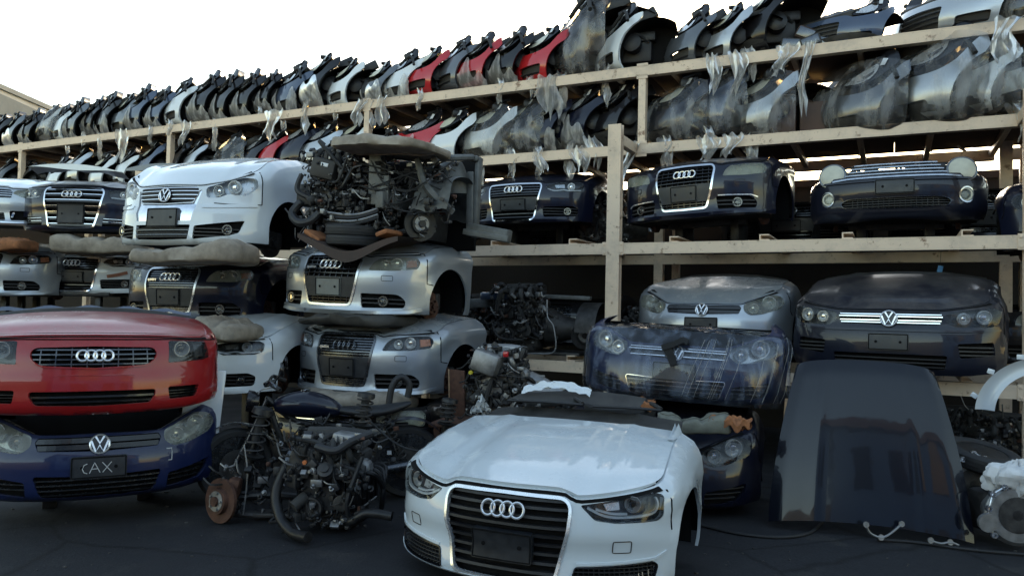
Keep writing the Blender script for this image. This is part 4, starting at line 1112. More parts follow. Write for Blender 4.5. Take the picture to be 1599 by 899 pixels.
m_ = MB(); wr_sh.strip(m_, [(-.09, .46), (-.06, .43), (-.02, .36), (.0, .30)], lambda u: .075 - .02 * u, -.075, -.055); m_.build('cloth', M['cloth_black'], rag)
m_ = MB(); wr_sh.strip(m_, [(-.11, .44), (-.03, .47), (.06, .52), (.10, .50)], .05, -.085, -.060); m_.build('knot', M['cloth_black'], rag)

# scuttle, wipers and torn bits left along the cut of the clean white car
for x0, x1 in ((-.55, .05), (.12, .62)):
    m_ = MB(); m_.tube([(x0, 1.36, .86), ((x0 + x1) / 2, 1.30, .875), (x1, 1.33, .87)], .011, 6, smooth=4); m_.tube([(x1, 1.33, .88), (x1 - .1, 1.45, .90)], .014, 6); m_.build('wiper', M['black'], hero)
m_ = MB(); m_.grid(lambda u, v: (-.84 + .10 * u + .04 * noise.noise(Vector((u * 5, v * 6, 1))), 1.30 + .16 * v, .74 + .16 * u * (1 - v) + .05 * noise.noise(Vector((u * 7, v * 7, 4)))), 10, 10); m_.build('torn_panel', M['white'], hero, 20)
m_ = MB(); m_.grid(lambda u, v: (-.5 + .55 * u, 1.50 + .05 * v, .90 + .06 * math.sin(u * 3) + .03 * noise.noise(Vector((u * 9, v * 7, 2))) + .05 * v), 20, 5); m_.build('torn_strip', M['white'], hero, 20)
_b = hero_sh.S(1.86, .74, 0)
m_ = MB(); m_.grid(lambda u, v: _b + Vector((-.03 * v + .012 * u, -.26 + .26 * u, -.015 + .075 * v * u ** 1.5)), 8, 6); m_.grid(lambda u, v: _b + Vector((-.03 * v - .012, -.26 + .26 * u, -.015 + .075 * v * u ** 1.5)), 8, 6); m_.build('wing_tip', M['white_clean'], hero, 40)
m_ = MB(); m_.grid(lambda u, v: (-.55 + 1.0 * u, 1.40 + .22 * v, .87 + .05 * math.sin(u * 2.6) * v + .02 * v), 16, 4); m_.build('scuttle', M['dusty_black'], hero, 40)
m_ = MB(); m_.grid(lambda u, v: (-.72 + 1.44 * u, 1.14 + .04 * v, .715 + .028 * math.sin(3.14 * u) + .03 * v + .012 * math.sin(u * 31)), 30, 3); m_.build('foam_seal', M['slate'], tt, 40)

# ------------------------------------------------------------------ nose cuts (bumper + lamp + carrier sawn off) on the two upper shelves
def nose_variant(v):
    r_ = random.Random(40 + v)
    W = .84 + .05 * r_.random()
    lean = .20 + .10 * r_.random()
    zt = [(0, .44), (.42, .44), (.52, .37), (.80, .37), (.96, .44), (1.08, .56), (1.2, .64), (1.5, .68)] if v % 3 != 1 else [(0, .44), (.42, .44), (.52, .40), (.82, .44), (1.0, .50), (1.15, .58), (1.5, .62)]
    prof = [(0, .12, .09), (.05, .05, .04), (.14, .0, .01), (.24, -.01, .0), (.34, .02, .0), (.44, .06, .02), (.54, .12, .03), (.66, lean, .07), (.78, lean + .14, .14)]
    sp = dict(paint='navy', shell=dict(W=W, D=.60, p=2.2, q=1.9, L=1.0, tw=(.65, 1.1), prof=prof, roll=.0), zb=[(0, 0), (.6, .0), (.95, .02), (2, .03)],
              zt=zt, arch=(1.33, .12, .40), T=1.20)
    sp['intake'] = [(.50, .19), (.86, .21), (.84, .09), (.48, .07)] if v % 2 else [(.46, .15), (.78, .17), (.80, .10), (.46, .06)]
    lz = .70 + .05 * r_.random()
    sp['lamp'] = [(.48, .45), (.60, .55), (.82, .64), (.98, lz + .05), (1.10, lz + .02), (1.12, .64), (1.0, .54), (.84, .455), (.55, .42)] if v % 3 else [(.46, .45), (.55, .52), (.80, .60), (1.06, lz), (1.10, .62), (.98, .53), (.8, .45), (.55, .42)]
    return sp
def make_nose(v):
    sp = nose_variant(v); r_ = random.Random(90 + v)
    root = thing('nose_cut', None, None)
    sh = Shell(**dict(sp['shell'], zt=sp['zt'], arch=sp['arch'])); parts = {}
    out, arc = outline(sh, sp)
    T = sp['T']
    # bottom of the side runs up into the arch: the outline already carries it
    intake = hole(sp['intake'], .03, 3, .06); cen = hole(sym([(0, .36), (.34, .35), (.30, .08), (0, .07)]), .04, 3, .08)
    m_ = MB(); sh.patch(m_, out, 0, .075, [intake, mir(intake), cen])
    for h in (intake, mir(intake), cen): sh.wall(m_, h, 0, .03)
    sh.wall(m_, ccw(out), 0, .03)
    m_.build('bumper_cover', M['navy'], root, 50)
    if v % 2 == 0:
        tb = ta_ = sp['arch'][0] - sp['arch'][2]
        m_ = MB(); q_ = dens([(-.90, .01), (.90, .01), (.91, .10), (.8, .13), (.5, .16), (0, .13), (-.5, .16), (-.8, .13), (-.91, .10)], .06)
        sh.patch(m_, q_, -.004, .09); sh.wall(m_, ccw(q_), -.004, .004); m_.build('lower_valance', M['dusty_black'], root)
    m_ = MB()
    for h in (intake, mir(intake), cen): sh.patch(m_, h, .045, .12)
    slats(sh, m_, cen, [.12, .18, .24, .30], .014, .01, .03); slats(sh, m_, intake, [.12], .014, .01, .03)
    m_.build('grille', M['dusty_black'], root)
    lp0 = hole(sp['lamp'], .035, 3, .07)
    for sg in (1, -1):
        P_ = lp0 if sg > 0 else mir(lp0)
        m_ = MB(); sh.patch(m_, P_, .012, .09); sh.wall(m_, P_, -.002, .17); sh.patch(m_, P_, .17, .12)
        hs = m_.build('headlamp', M['gloss_black'], root)
        m_ = MB(); sh.patch(m_, [(.92, .60), (.97, .60), (1.0, .66), (.95, .67)] if sg > 0 else mir([(.92, .60), (.97, .60), (1.0, .66), (.95, .67)]), -.004, .2)
        m_.build('marker', M['led'], hs)
        m_ = MB(); q_ = [(.54, .46), (.62, .535), (.84, .615), (.92, .63), (.90, .55), (.84, .49), (.72, .455)]; q_ = hole(q_ if sg > 0 else mir(q_), .03, 2, .1)
        sh.patch(m_, q_, .004, .1); m_.build('lens', M['reflector' if v % 3 else 'lamp_milky'], hs)
    # inner wheel liner, sawn rails, radiator pack, slam panel
    ta, za, ra = sp['arch']; yc = sh.C(T)[1] + .12
    for sg in (1, -1):
        m_ = MB(); n = 12; pr = []
        for i in range(n + 1):
            a = math.pi * (1.02 - .72 * i / n); pr.append((yc + (ra - .02) * math.cos(a), .12 + (ra + .0) * math.sin(a)))
        A = [(sg * (W_ - .05), y, z) for W_ in [sh.W] for y, z in pr] + [(sg * (sh.W - .34), y, z) for y, z in pr]
        m_.add(A, [(i, i + 1, n + 2 + i, n + 1 + i) for i in range(n)])
        m_.add([(sg * (sh.W - .34), y, z) for y, z in pr] + [(sg * (sh.W - .34), yc + .05, .1)], [tuple(range(n + 2))])
        m_.build('wheel_liner', M['void'], root)
        m_ = MB(); m_.box((sg * (sh.W - .30), .52, .40), (.10, .46, .10), bev=.012); m_.box((sg * (sh.W - .22), .66 + .06 * r_.random(), .60), (.07, .22, .12), Matrix.Rotation(.5, 3, 'X'), .012)
        m_.box((sg * (sh.W - .2), .42 + .1 * r_.random(), .58 + .06 * r_.random()), (.07 + .05 * r_.random(), .08 + .08 * r_.random(), .06 + .08 * r_.random()), Matrix.Rotation(r_.uniform(-.6, .6), 3, 'X'), .02); m_.tube([(sg * (sh.W - .2), .4, .66), (sg * (sh.W - .16), .48 + .1 * r_.random(), .64 + .10 * r_.random())], [.03, .018], 6)
        m_.build('sawn_rail', M['dark_iron'], root)
    for sg in (1, -1):
        m_ = MB(); m_.box((sg * (sh.W - .36), .50, .30), (.16, .42, .34), bev=.03); m_.lathe([(.05, 0), (.09, .02), (.10, .12), (.06, .14), (0, .14)], (sg * (sh.W - .28), .52, .30), (sg, -.1, .1), 14)
        m_.tube([(sg * (sh.W - .25), .36, .15), (sg * (sh.W - .22), .5, .42), (sg * (sh.W - .28), .68, .34)], .02, 6, smooth=4); m_.build('washer_tank', M['black' if v % 2 else 'dark_iron'], root)
    m_ = MB(); m_.box((0, .26, .30), (1.05, .09, .46), bev=.01); m_.build('radiator', M['dusty_black'], root)
    m_ = MB()
    sh.strip(m_, [(-1.0 + .1 * i, .60 + .02 * math.sin(i * 2.1 + v)) for i in range(21)], .10, .16, .24); m_.build('slam_panel', M['dark_iron'], root)
    for k in range(5):
        m_ = MB(); x = r_.uniform(-.5, .7)
        m_.tube([(x, .3, .50), (x + .12, .4 + .1 * r_.random(), .58 + .05 * r_.random()), (x + .25, .5, .46)], .019, 6, smooth=4); m_.build('hose', M['rubber'], root)
    return root, sh
_films = {}
def film_meshes(v, sh, full=True):
    """a loose wrap round the near corner of a nose, and torn strips hanging off it"""
    if (v, full) in _films: return _films[(v, full)]
    m_ = MB()
    def f(u, w):
        t = lerp(.05 if full else .45, 1.17 if full else 1.0, u); z = lerp(-.01, (.60 + .10 * math.sin(u * 3)) if full else .22 + .12 * math.sin(u * 7 + v) + .08 * math.sin(u * 17), w)
        n_ = .035 * noise.noise(Vector((t * 3 + v * 3, z * 2.5, v))) + .016 * noise.noise(Vector((t * 9 + z * 6, z * 2 - t, v)))
        return sh.S(t, z, -.03 - n_)
    m_.grid(f, 40, 22)
    _films[(v, full)] = m_.mesh('plastic_wrap', M['film' if full else 'film_thick'], 80)
    return _films[(v, full)]
NV = 6
protos = [make_nose(i) for i in range(NV)]
def recolor(root, mat):
    for c in root.children:
        if c.name.startswith('bumper_cover'):
            c.material_slots[0].link = 'OBJECT'; c.material_slots[0].material = M[mat]
GROUPS = {1: 'car nose cuts on the top shelf', 2: 'car nose cuts on the second shelf'}
used = set()
def strip_film(parent, seed, w=.12, h=.4, mat='film_thick'):
    r_ = random.Random(seed); m_ = MB(); a = r_.uniform(-.3, .3)
    def f(u, v):
        x = (u - .5) * w * (1 - .35 * v + .25 * math.sin(v * 6 + seed)) + .05 * math.sin(v * 4 + seed) + a * v * h * .5
        y = .03 * math.sin(u * 9 + v * 3 + seed) + .02 * noise.noise(Vector((u * 5, v * 6, seed)))
        z = -v * h * (1 - .28 * abs(math.sin(u * 5.5 + seed))) + .02 * math.sin(u * 14)
        return (x, y, z)
    m_.grid(f, 14, 16); return m_.mesh('torn_film', M[mat], 80)
strip_pool = [strip_film(None, i, .10 + .03 * (i % 3), .30 + .08 * (i % 4)) for i in range(8)]
def nose(px, py_base, row, colr, hscale, yaw, label, film=0, v=None, k=None, hang=0, rollx=0):
    k = (UPK - .06) if k is None else k
    ztop = Z1 if row == 1 else Z2
    if v is None: v = int(px * 7 + row) % NV
    src, sh = protos[v]
    if v not in used: root = src; used.add(v)
    else: root = copy_tree(src)
    s = s_at(px, k, ztop + .3)
    # reference point on the shell that shows at px: the near front corner
    va = 60 + (abs(yaw) - 44) * 1.375 if yaw < -30 else abs(yaw) + 18          # angle between its facing and our line of sight
    va = max(va, 87) if row == 1 and yaw < -40 else max(va, 84) if row == 2 and px < 1000 else max(va, 76) if row == 2 and px < 1260 else va + 7
    if row == 1 and px > 1040 and yaw < -40: hscale *= .9
    yaw = -math.degrees(math.atan((px - CXP) / F_PX)) - va + rnd.uniform(-5, 5)
    hscale *= rnd.uniform(.92, 1.08); rollx = rollx + rnd.uniform(-5, 5)
    q = sh.S(lerp(.62, 1.08, sstep(58, 92, va)) - .06, .12) * hscale
    P_ = rk(s, k, ztop + .006) - Matrix.Rotation(R(yaw), 3, 'Z') @ Vector((q.x, q.y, 0))
    root.location = P_; root.rotation_euler = (R(rnd.uniform(-2, 2)), R(rollx), R(yaw)); root.scale = (hscale, hscale, hscale)
    tag(root, label, 'nose cut', GROUPS[row]); recolor(root, colr)
    if film:
        full = any(w_ in label for w_ in ('bagged', 'wrapped', 'cloudy', 'draped')) or px > 1040
        o = link('plastic_wrap', film_meshes(v, sh, full), root)
    for h in range(hang):
        o = link('torn_film', strip_pool[(int(px) + h * 3) % 8], root)
        o.location = sh.S(.75 + .3 * h, .06 + .03 * h, -.05); o.rotation_euler = (0, 0, R(30 + 40 * h))
    return root
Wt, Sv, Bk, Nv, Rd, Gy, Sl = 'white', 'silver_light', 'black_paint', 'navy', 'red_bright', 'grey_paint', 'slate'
T1 = [  # px, colour, scale, yaw, film, hang, label
 (2, Bk, .95, -84, 0, 0, 'black nose cut at the very left end of the top shelf'),
 (26, Gy, .9, -84, 1, 0, 'grey nose cut in loose film, second from the left end of the top shelf'),
 (52, Bk, .88, -84, 1, 0, 'black film-veiled nose cut on the top shelf, just left of the left-end rack post'),
 (80, Wt, .95, -82, 1, 0, 'white-edged nose cut in cloudy film, first white one from the left on the top shelf'),
 (102, Wt, .9, -82, 0, 0, 'bare white-edged nose cut right beside the cloudy white one on the top shelf'),
 (124, Gy, .95, -82, 1, 1, 'grey nose cut veiled in film, fourth left of the navy pair on the top shelf'),
 (148, Bk, .98, -82, 1, 1, 'black nose cut veiled in film, third left of the navy pair on the top shelf'),
 (174, Bk, 1.0, -80, 1, 1, 'black nose cut over a long film shred at the left of the top shelf'),
 (200, Gy, .98, -80, 0, 0, 'grey nose cut just left of the navy pair on the top shelf'),
 (226, Sl, 1.0, -78, 0, 0, 'left nose cut of the slate blue pair at the left of the top shelf'),
 (256, Sl, 1.02, -76, 0, 1, 'right nose cut of the slate blue pair at the left of the top shelf'),
 (288, Wt, .95, -78, 0, 1, 'bare white nose cut right after the slate blue pair on the top shelf'),
 (328, Bk, 1.05, -78, 0, 0, 'first of four bare black nose cuts right of the leftmost bare white one'),
 (358, Bk, 1.05, -78, 0, 1, 'second of four bare black nose cuts on the left of the top shelf'),
 (394, Bk, .95, -78, 0, 0, 'third of four bare black nose cuts on the left of the top shelf'),
 (424, Bk, .9, -78, 0, 1, 'last of four bare black nose cuts, beside the filmed slate one'),
 (468, Sl, 1.05, -74, 1, 1, 'slate nose cut in torn film, near the middle left of the top shelf'),
 (506, Bk, 1.05, -74, 1, 1, 'spiked black nose cut over bushy film, left of the big white one'),
 (548, Wt, 1.0, -72, 0, 1, 'big white nose cut with its wheel liner in view, mid-left on the top shelf'),
 (602, Gy, .88, -68, 1, 1, 'grey nose cut in film between two white ones on the top shelf'),
 (642, Wt, .92, -66, 1, 0, 'white nose cut in film just left of the leftmost red one on the top shelf'),
 (680, Rd, .92, -64, 0, 1, 'leftmost red nose cut on the top shelf'),
 (720, Gy, .98, -66, 0, 0, 'dark grey nose cut between the left two red ones on the top shelf'),
 (760, Rd, 1.02, -60, 0, 0, 'middle red nose cut on the top shelf'),
 (808, Bk, 1.02, -60, 1, 1, 'black nose cut between the middle and the rightmost red ones on the top shelf'),
 (860, Rd, 1.05, -54, 0, 1, 'rightmost red nose cut on the top shelf, over a film shred'),
 (918, Bk, 1.42, -70, 1, 1, 'tallest nose cut on the top shelf, black and draped in torn film'),
 (978, Wt, 1.0, -74, 0, 1, 'bare white arched nose cut just right of the tallest one on the top shelf'),
 (1092, Gy, .98, -54, 0, 0, 'grey nose cut, left of the three together right of a gap on the top shelf'),
 (1148, Sv, 1.0, -52, 0, 0, 'silver nose cut, middle of the three together right of a gap on the top shelf'),
 (1205, Bk, 1.08, -50, 0, 1, 'big black nose cut, right of the three together on the top shelf'),
]
for (px, c, hs, yw, fl, hg, lb) in T1: nose(px, 0, 1, c, hs * 1.1, yw, lb, fl, hang=hg)
T2 = [
 (8, Bk, .9, -84, 0, 0, 'black nose cut at the very left end of the second shelf'),
 (40, Bk, .9, -84, 0, 0, 'black nose cut between the left-end post and the white ones on the second shelf'),
 (96, Wt, .9, -80, 0, 0, 'leftmost white nose cut on the second shelf'),
 (128, Sv, .95, -80, 0, 0, 'silver nose cut right beside the leftmost white one on the second shelf'),
 (166, Wt, .95, -80, 0, 0, 'second white nose cut from the left on the second shelf'),
 (200, Wt, .85, -80, 0, 0, 'third white nose cut from the left, with a thin white rim, on the second shelf'),
 (238, Sl, 1.0, -78, 0, 0, 'slate nose cut left of a cream post on the second shelf'),
 (282, Bk, .9, -78, 0, 0, 'black nose cut just right of a cream post on the second shelf'),
 (308, Sv, .95, -78, 0, 0, 'silver nose cut above the bonnet of the tall white half car'),
 (368, Bk, 1.05, -74, 1, 0, 'black film-wrapped nose cut above the bonnet of the tall white half car'),
 (404, Bk, .9, -74, 0, 0, 'small black nose cut left of the dusty red one on the second shelf'),
 (434, Rd, .9, -72, 0, 0, 'small red nose cut far left of the beige seat cushion on the second shelf'),
 (476, Nv, .98, -70, 0, 0, 'navy nose cut between a small red and a silver one on the second shelf'),
 (512, Sv, 1.0, -68, 0, 0, 'silver nose cut left of the beige seat cushion on the second shelf'),
 (562, Wt, 1.02, -66, 0, 0, 'white nose cut behind the left end of the beige seat cushion'),
 (668, Rd, 1.0, -60, 1, 0, 'red nose cut in film behind the right end of the beige seat cushion'),
 (712, Wt, 1.1, -46, 0, 0, 'large bare white nose cut with a fog lamp right of the beige seat cushion'),
 (772, Wt, 1.08, -52, 1, 0, 'white nose cut fully bagged in film on the second shelf'),
 (820, Bk, 1.0, -58, 1, 1, 'black nose cut in film beside the bagged white one on the second shelf'),
 (862, Nv, 1.02, -56, 1, 1, 'left one of two navy nose cuts with hanging film beside the tall post'),
 (914, Nv, 1.0, -54, 1, 2, 'right one of two navy nose cuts with hanging film beside the tall post'),
 (966, Bk, 1.05, -52, 0, 0, 'black nose cut behind the top of the tall cream post'),
 (1048, Nv, 1.05, -54, 1, 1, 'navy nose cut banded with film, just right of the tall cream post'),
 (1112, Sl, 1.0, -52, 1, 1, 'slate blue nose cut in film, second one right of the tall post'),
 (1180, Sv, 1.1, -48, 1, 1, 'silver nose cut in film, right of three beside a gap on the second shelf'),
 (1326, Gy, 1.05, -46, 1, 0, 'grey nose cut bagged in film, leftmost of the four right of the gap'),
 (1416, Sv, 1.25, -44, 1, 0, 'tall silver nose cut bagged in film, second of the four right of the gap'),
 (1496, Wt, 1.05, -44, 1, 0, 'white nose cut bagged in film, third of the four right of the gap'),
 (1570, Wt, 1.1, -44, 1, 0, 'white filmed nose cut on the second shelf at the right photo edge'),
]
for (px, c, hs, yw, fl, hg, lb) in T2: nose(px, 0, 2, c, hs * 1.1, yw, lb, fl, hang=hg)
for px, row, c, hs, yw, lb in ((1335, 1, Sl, .72, -8, 'small slate blue front with a milky lamp alone on the top shelf'), (605, 2, Sl, .85, -34, 'slate front with a milky lamp behind the beige seat cushion on the second shelf'),
                     (1500, 1, Sv, .95, -20, 'silver front at the right end of the top shelf, cut by the upper edge'), (1590, 1, Gy, .95, -30, 'grey filmed front in the upper right corner of the top shelf')):
    nose(px, 0, row, c, hs, yw, lb, 1 if px == 1590 else 0, k=UPK - .12)
# back row added to block the bright sky in the gaps
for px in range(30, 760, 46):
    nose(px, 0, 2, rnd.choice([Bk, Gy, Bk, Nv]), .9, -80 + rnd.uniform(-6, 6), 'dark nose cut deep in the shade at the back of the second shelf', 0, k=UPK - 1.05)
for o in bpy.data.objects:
    if o.get('label', '').startswith('dark nose cut deep'): o['group'] = 'sky-blocking back row of nose cuts on the second shelf'

# ------------------------------------------------------------------ engines and loose parts
def coil(mb, p0, p1, r, wire, turns, n=10):
    p0, p1 = Vector(p0), Vector(p1); ax = (p1 - p0); e1 = ax.orthogonal().normalized(); e2 = ax.normalized().cross(e1)
    mb.tube([p0 + ax * (i / (turns * n)) + e1 * r * math.cos(2 * math.pi * i / n) + e2 * r * math.sin(2 * math.pi * i / n) for i in range(turns * n + 1)], wire, 5)
def pulley(root, c, r, mat='dark_iron', ax=(0, -1, 0), spokes=0, hub='alu', d=.03, name='pulley'):
    m_ = MB(); m_.lathe([(r * .3, 0), (r * .96, 0), (r, d * .15), (r * .93, d * .35), (r, d * .55), (r * .96, d), (r * .78, d), (r * .74, d * .5), (r * .3, d * .45), (r * .28, d * 1.1), (0, d * 1.15)], c, ax, 26)
    p_ = m_.build(name, M[mat], root)
    if spokes:
        m_ = MB(); a_ = Vector(ax).normalized(); e1 = a_.orthogonal().normalized(); e2 = a_.cross(e1); o = Vector(c) + a_ * d * .9
        for k in range(spokes):
            a = 2 * math.pi * k / spokes; m_.tube([o, o + (e1 * math.cos(a) + e2 * math.sin(a)) * r * .78], r * .07, 5)
        m_.lathe([(r * .80, d * .8), (r * .98, d * 1.05), (r * .80, d * 1.1)], c, ax, 26)
        m_.build('spokes', M[hub], p_)
    return p_
def belt(root, cs, w=.022, y=-.02):
    """belt round a ring of pulleys (x, z, r)"""
    pts = []
    for i, (x, z, r) in enumerate(cs):
        cx = sum(c[0] for c in cs) / len(cs); cz = sum(c[1] for c in cs) / len(cs)
        d = Vector((x - cx, z - cz)).normalized()
        for a in (-.9, -.3, .3, .9):
            q = Vector((d.x * math.cos(a) - d.y * math.sin(a), d.x * math.sin(a) + d.y * math.cos(a))); pts.append((x + q.x * r, z + q.y * r))
    m_ = MB(); n = len(pts); vv = []
    for (x, z) in pts: vv += [(x, y, z), (x, y - w, z)]
    m_.add(vv, [(2 * i, 2 * ((i + 1) % n), 2 * ((i + 1) % n) + 1, 2 * i + 1) for i in range(n)]); m_.build('belt', M['rubber'], root, 0)
def clutter(root, lo, hi, n, seed):
    """small fittings, clips, unions and wires too small to pick apart, one joined part per material"""
    r_ = random.Random(seed)
    for mt in ('alu', 'dark_iron', 'black', 'iron', 'rust'):
        m_ = MB()
        for k in range(n if mt != 'rust' else n // 5):
            c = Vector([r_.uniform(lo[i], hi[i]) for i in range(3)]); q = r_.random(); ax = Vector((r_.uniform(-1, 1), -1.2, r_.uniform(-1, 1)))
            if q < .45:
                d = r_.uniform(.012, .04); m_.box(c, (d * r_.uniform(1, 2.5), d, d * r_.uniform(.6, 1.8)), Matrix.Rotation(r_.uniform(-1.5, 1.5), 3, r_.choice('XYZ')), .003)
            elif q < .75:
                d = r_.uniform(.008, .026); m_.lathe([(d * .5, 0), (d, 0), (d, .02), (d * .6, .024), (d * .5, .05), (0, .05)], c, ax, 9)
            else:
                p1 = c + Vector((r_.uniform(-.16, .16), r_.uniform(-.05, .05), r_.uniform(-.16, .16))); m_.tube([c, (c + p1) / 2 + Vector((0, -.04 * r_.random(), -.05 * r_.random())), p1], r_.uniform(.003, .008), 5, smooth=3)
        tag(m_.build('small_fittings', M[mt], root, 30), kind='stuff')
def engine_parts(root, seed, off=(0, 0, 0), s=1.0, light=False, gearbox=True):
    clutter(root, Vector(off) + Vector((-.30, -.30, .05)) * s, Vector(off) + Vector((.34, -.17, .72)) * s, 45, seed + 900)
    r_ = random.Random(seed); O = Vector(off)
    P = lambda x, y, z: O + Vector((x, y, z)) * s
    al = 'alu' if light else 'iron'; dk = 'dark_iron'
    m_ = MB(); m_.box(P(0, .05, .30), Vector((.46, .42, .34)) * s, bev=.025 * s)
    for k in range(6): m_.box(P(-.2 + k * .08, -.17, .30), Vector((.02, .03, .30)) * s, bev=.006)
    for k in range(4): m_.box(P(-.236, -.06 + k * .1, .3), Vector((.02, .03, .28)) * s, bev=.005); m_.box(P(.236, -.06 + k * .1, .3), Vector((.02, .03, .28)) * s, bev=.005)
    m_.build('engine_block', M[dk], root)
    m_ = MB(); m_.box(P(0, .05, .10), Vector((.40, .34, .16)) * s, bev=.04 * s); m_.box(P(.04, .0, .03), Vector((.26, .26, .08)) * s, bev=.03 * s); m_.build('oil_pan', M[al], root)
    m_ = MB(); m_.box(P(0, .05, .51), Vector((.44, .30, .09)) * s, bev=.03 * s)
    for k in range(5): m_.box(P(-.16 + .08 * k, .05, .56), Vector((.05, .22, .03)) * s, bev=.008)
    m_.lathe([(.035 * s, 0), (.04 * s, .025), (.0, .03)], P(.14, -.02, .56), (0, 0, 1), 14); m_.build('valve_cover', M['dusty_black'], root)
    m_ = MB(); m_.box(P(-.06, -.185, .34), Vector((.26, .05, .40)) * s, bev=.02 * s); m_.box(P(.1, -.19, .46), Vector((.16, .06, .16)) * s, bev=.02); m_.build('timing_cover', M[al], root)
    pc = [(-.10, .17, .085), (.13, .22, .06), (.17, .42, .05), (-.03, .36, .042), (-.19, .44, .055)]
    for k, (x, z, r) in enumerate(pc): pulley(root, P(x, -.225, z), r * s, 'dark_iron' if k % 2 else 'iron', spokes=5 if k in (1,) else 0, hub='iron', d=.035 * s)
    belt(root, [(O.x + x * s, O.z + z * s, r * s * 1.01) for x, z, r in (pc[0], pc[1], pc[2], pc[4])], .02 * s, O.y - .232 * s)
    m_ = MB(); m_.lathe([(.03 * s, -.10 * s), (.07 * s, -.09 * s), (.075 * s, -.02 * s), (.07 * s, .0), (.05 * s, .015 * s), (0, .015 * s)], P(.22, -.10, .44), (0, -1, 0), 20)
    for k in range(12):
        a = k * .5236; m_.box(P(.22 + .071 * math.cos(a), -.06, .44 + .071 * math.sin(a)), (.012 * s, .06 * s, .012 * s), bev=.002)
    m_.build('alternator', M['alu'], root)
    m_ = MB()
    for k in range(4): m_.tube([P(-.18 + .12 * k, -.12, .49), P(-.17 + .12 * k, -.26, .56), P(-.15 + .10 * k, -.22, .66), P(-.1 + .09 * k, -.05, .68)], .028 * s, 9, smooth=5)
    m_.tube([P(-.22, -.02, .68), P(.05, -.03, .69), P(.24, -.02, .67)], .05 * s, 10, smooth=3); m_.build('intake_manifold', M[al if light else 'dusty_black'], root)
    m_ = MB()
    for k in range(4): m_.tube([P(.22, -.1 + .1 * k, .42), P(.32, -.08 + .09 * k, .40), P(.36, .02, .28), P(.34, .05, .12)], .02 * s, 8, smooth=4)
    m_.build('exhaust_manifold', M['dark_iron'], root)
    for k in range(8):
        m_ = MB(); a = P(r_.uniform(-.3, .3), r_.uniform(-.28, -.1), r_.uniform(.1, .65)); b_ = P(r_.uniform(-.36, .36), r_.uniform(-.34, -.16), r_.uniform(.05, .7))
        mid = (a + b_) / 2 + Vector((r_.uniform(-.12, .12), -.08 * r_.random(), r_.uniform(-.12, .15))) * s
        m_.tube([a, mid, b_], s * r_.choice([.012, .018, .024, .008]), 7, smooth=7); m_.build('hose', M[r_.choice(['rubber', 'rubber', 'black', 'dark_iron'])], root)
    for k in range(7):
        m_ = MB(); c = P(r_.uniform(-.27, .27), r_.uniform(-.26, -.14), r_.uniform(.06, .66)); rot = Matrix.Rotation(r_.uniform(-1, 1), 3, r_.choice('XYZ'))
        m_.box(c, Vector((r_.uniform(.05, .13), r_.uniform(.04, .09), r_.uniform(.04, .12))) * s, rot, .01); m_.lathe([(.02 * s, 0), (.02 * s, .05 * s), (.012 * s, .07 * s)], c, rot @ Vector((0, -1, .3)), 8)
        m_.build('bracket', M[r_.choice(['iron', 'dark_iron', 'alu', 'black'])], root)
    m_ = MB(); m_.lathe([(0, .1 * s), (.042 * s, .1 * s), (.045 * s, .0), (.04 * s, -.02 * s)], P(-.16, -.24, .24), (-.5, -.6, -.5), 14); m_.build('oil_filter', M['dusty_black'], root)
    if gearbox:
        m_ = MB(); m_.lathe([(.20 * s, 0), (.21 * s, .02 * s), (.18 * s, .10 * s), (.13 * s, .22 * s), (.10 * s, .36 * s), (.05 * s, .38 * s)], P(.24, .08, .26), (1, .1, -.05), 20)
        for k in range(8):
            a = k * .785; m_.box(P(.33, .08 + .16 * math.cos(a), .26 + .16 * math.sin(a)), Vector((.16, .014, .03)) * s, bev=.003)
        m_.build('gearbox', M[al], root)
GE = 'engines and gearboxes lying about the yard'
def engine(label, loc, yaw, seed, s=1.0, light=False, gearbox=True, tilt=(0, 0)):
    e = thing('engine', label, 'engine', loc, yaw, GE, tilt); engine_parts(e, seed, (0, 0, 0), s, light, gearbox); return e
def disc_hub(root, c, ax, r=.145, mat='rust', name='brake_disc'):
    m_ = MB(); m_.lathe([(.04, -.012), (r, -.012), (r, .012), (r * .6, .012), (r * .57, .045), (.035, .045), (.035, .07), (0, .07)], c, ax, 30)
    a_ = Vector(ax).normalized(); e1 = a_.orthogonal().normalized(); e2 = a_.cross(e1)
    b_ = m_.build(name, M[mat], root); m_ = MB()
    for k in range(5):
        a = k * 1.2566; m_.lathe([(.010, .04), (.010, .062), (0, .064)], Vector(c) + (e1 * math.cos(a) + e2 * math.sin(a)) * .06, a_, 7)
    m_.lathe([(.075, .045), (.075, .049), (.04, .05)], c, a_, 20)
    m_.build('hub', M['alu'], b_); return b_
def strut(root, p0, p1, name='strut', r=.055):
    p0, p1 = Vector(p0), Vector(p1); ax = p1 - p0; L = ax.length; a_ = ax.normalized()
    m_ = MB(); m_.lathe([(.03, 0), (.034, .02), (.034, L * .5), (.018, L * .52), (.018, L)], p0, a_, 14); m_.lathe([(r * 1.25, L * .42), (r * 1.35, L * .45), (.03, L * .47)], p0, a_, 18); m_.lathe([(.03, L * .95), (r * 1.2, L * .96), (r * 1.1, L * 1.03), (.02, L * 1.05)], p0, a_, 18)
    sb = m_.build(name, M['dark_iron'], root); m_ = MB(); coil(m_, p0 + a_ * L * .45, p0 + a_ * L * .97, r, .008, 5, 12); m_.build('coil_spring', M['iron'], sb)
    m_ = MB(); m_.lathe([(.026, L * .6), (.034, L * .66), (.026, L * .70), (.034, L * .74), (.026, L * .78), (.034, L * .82), (.03, L * .94)], p0, a_, 12); m_.build('bellows', M['rubber'], sb); return sb
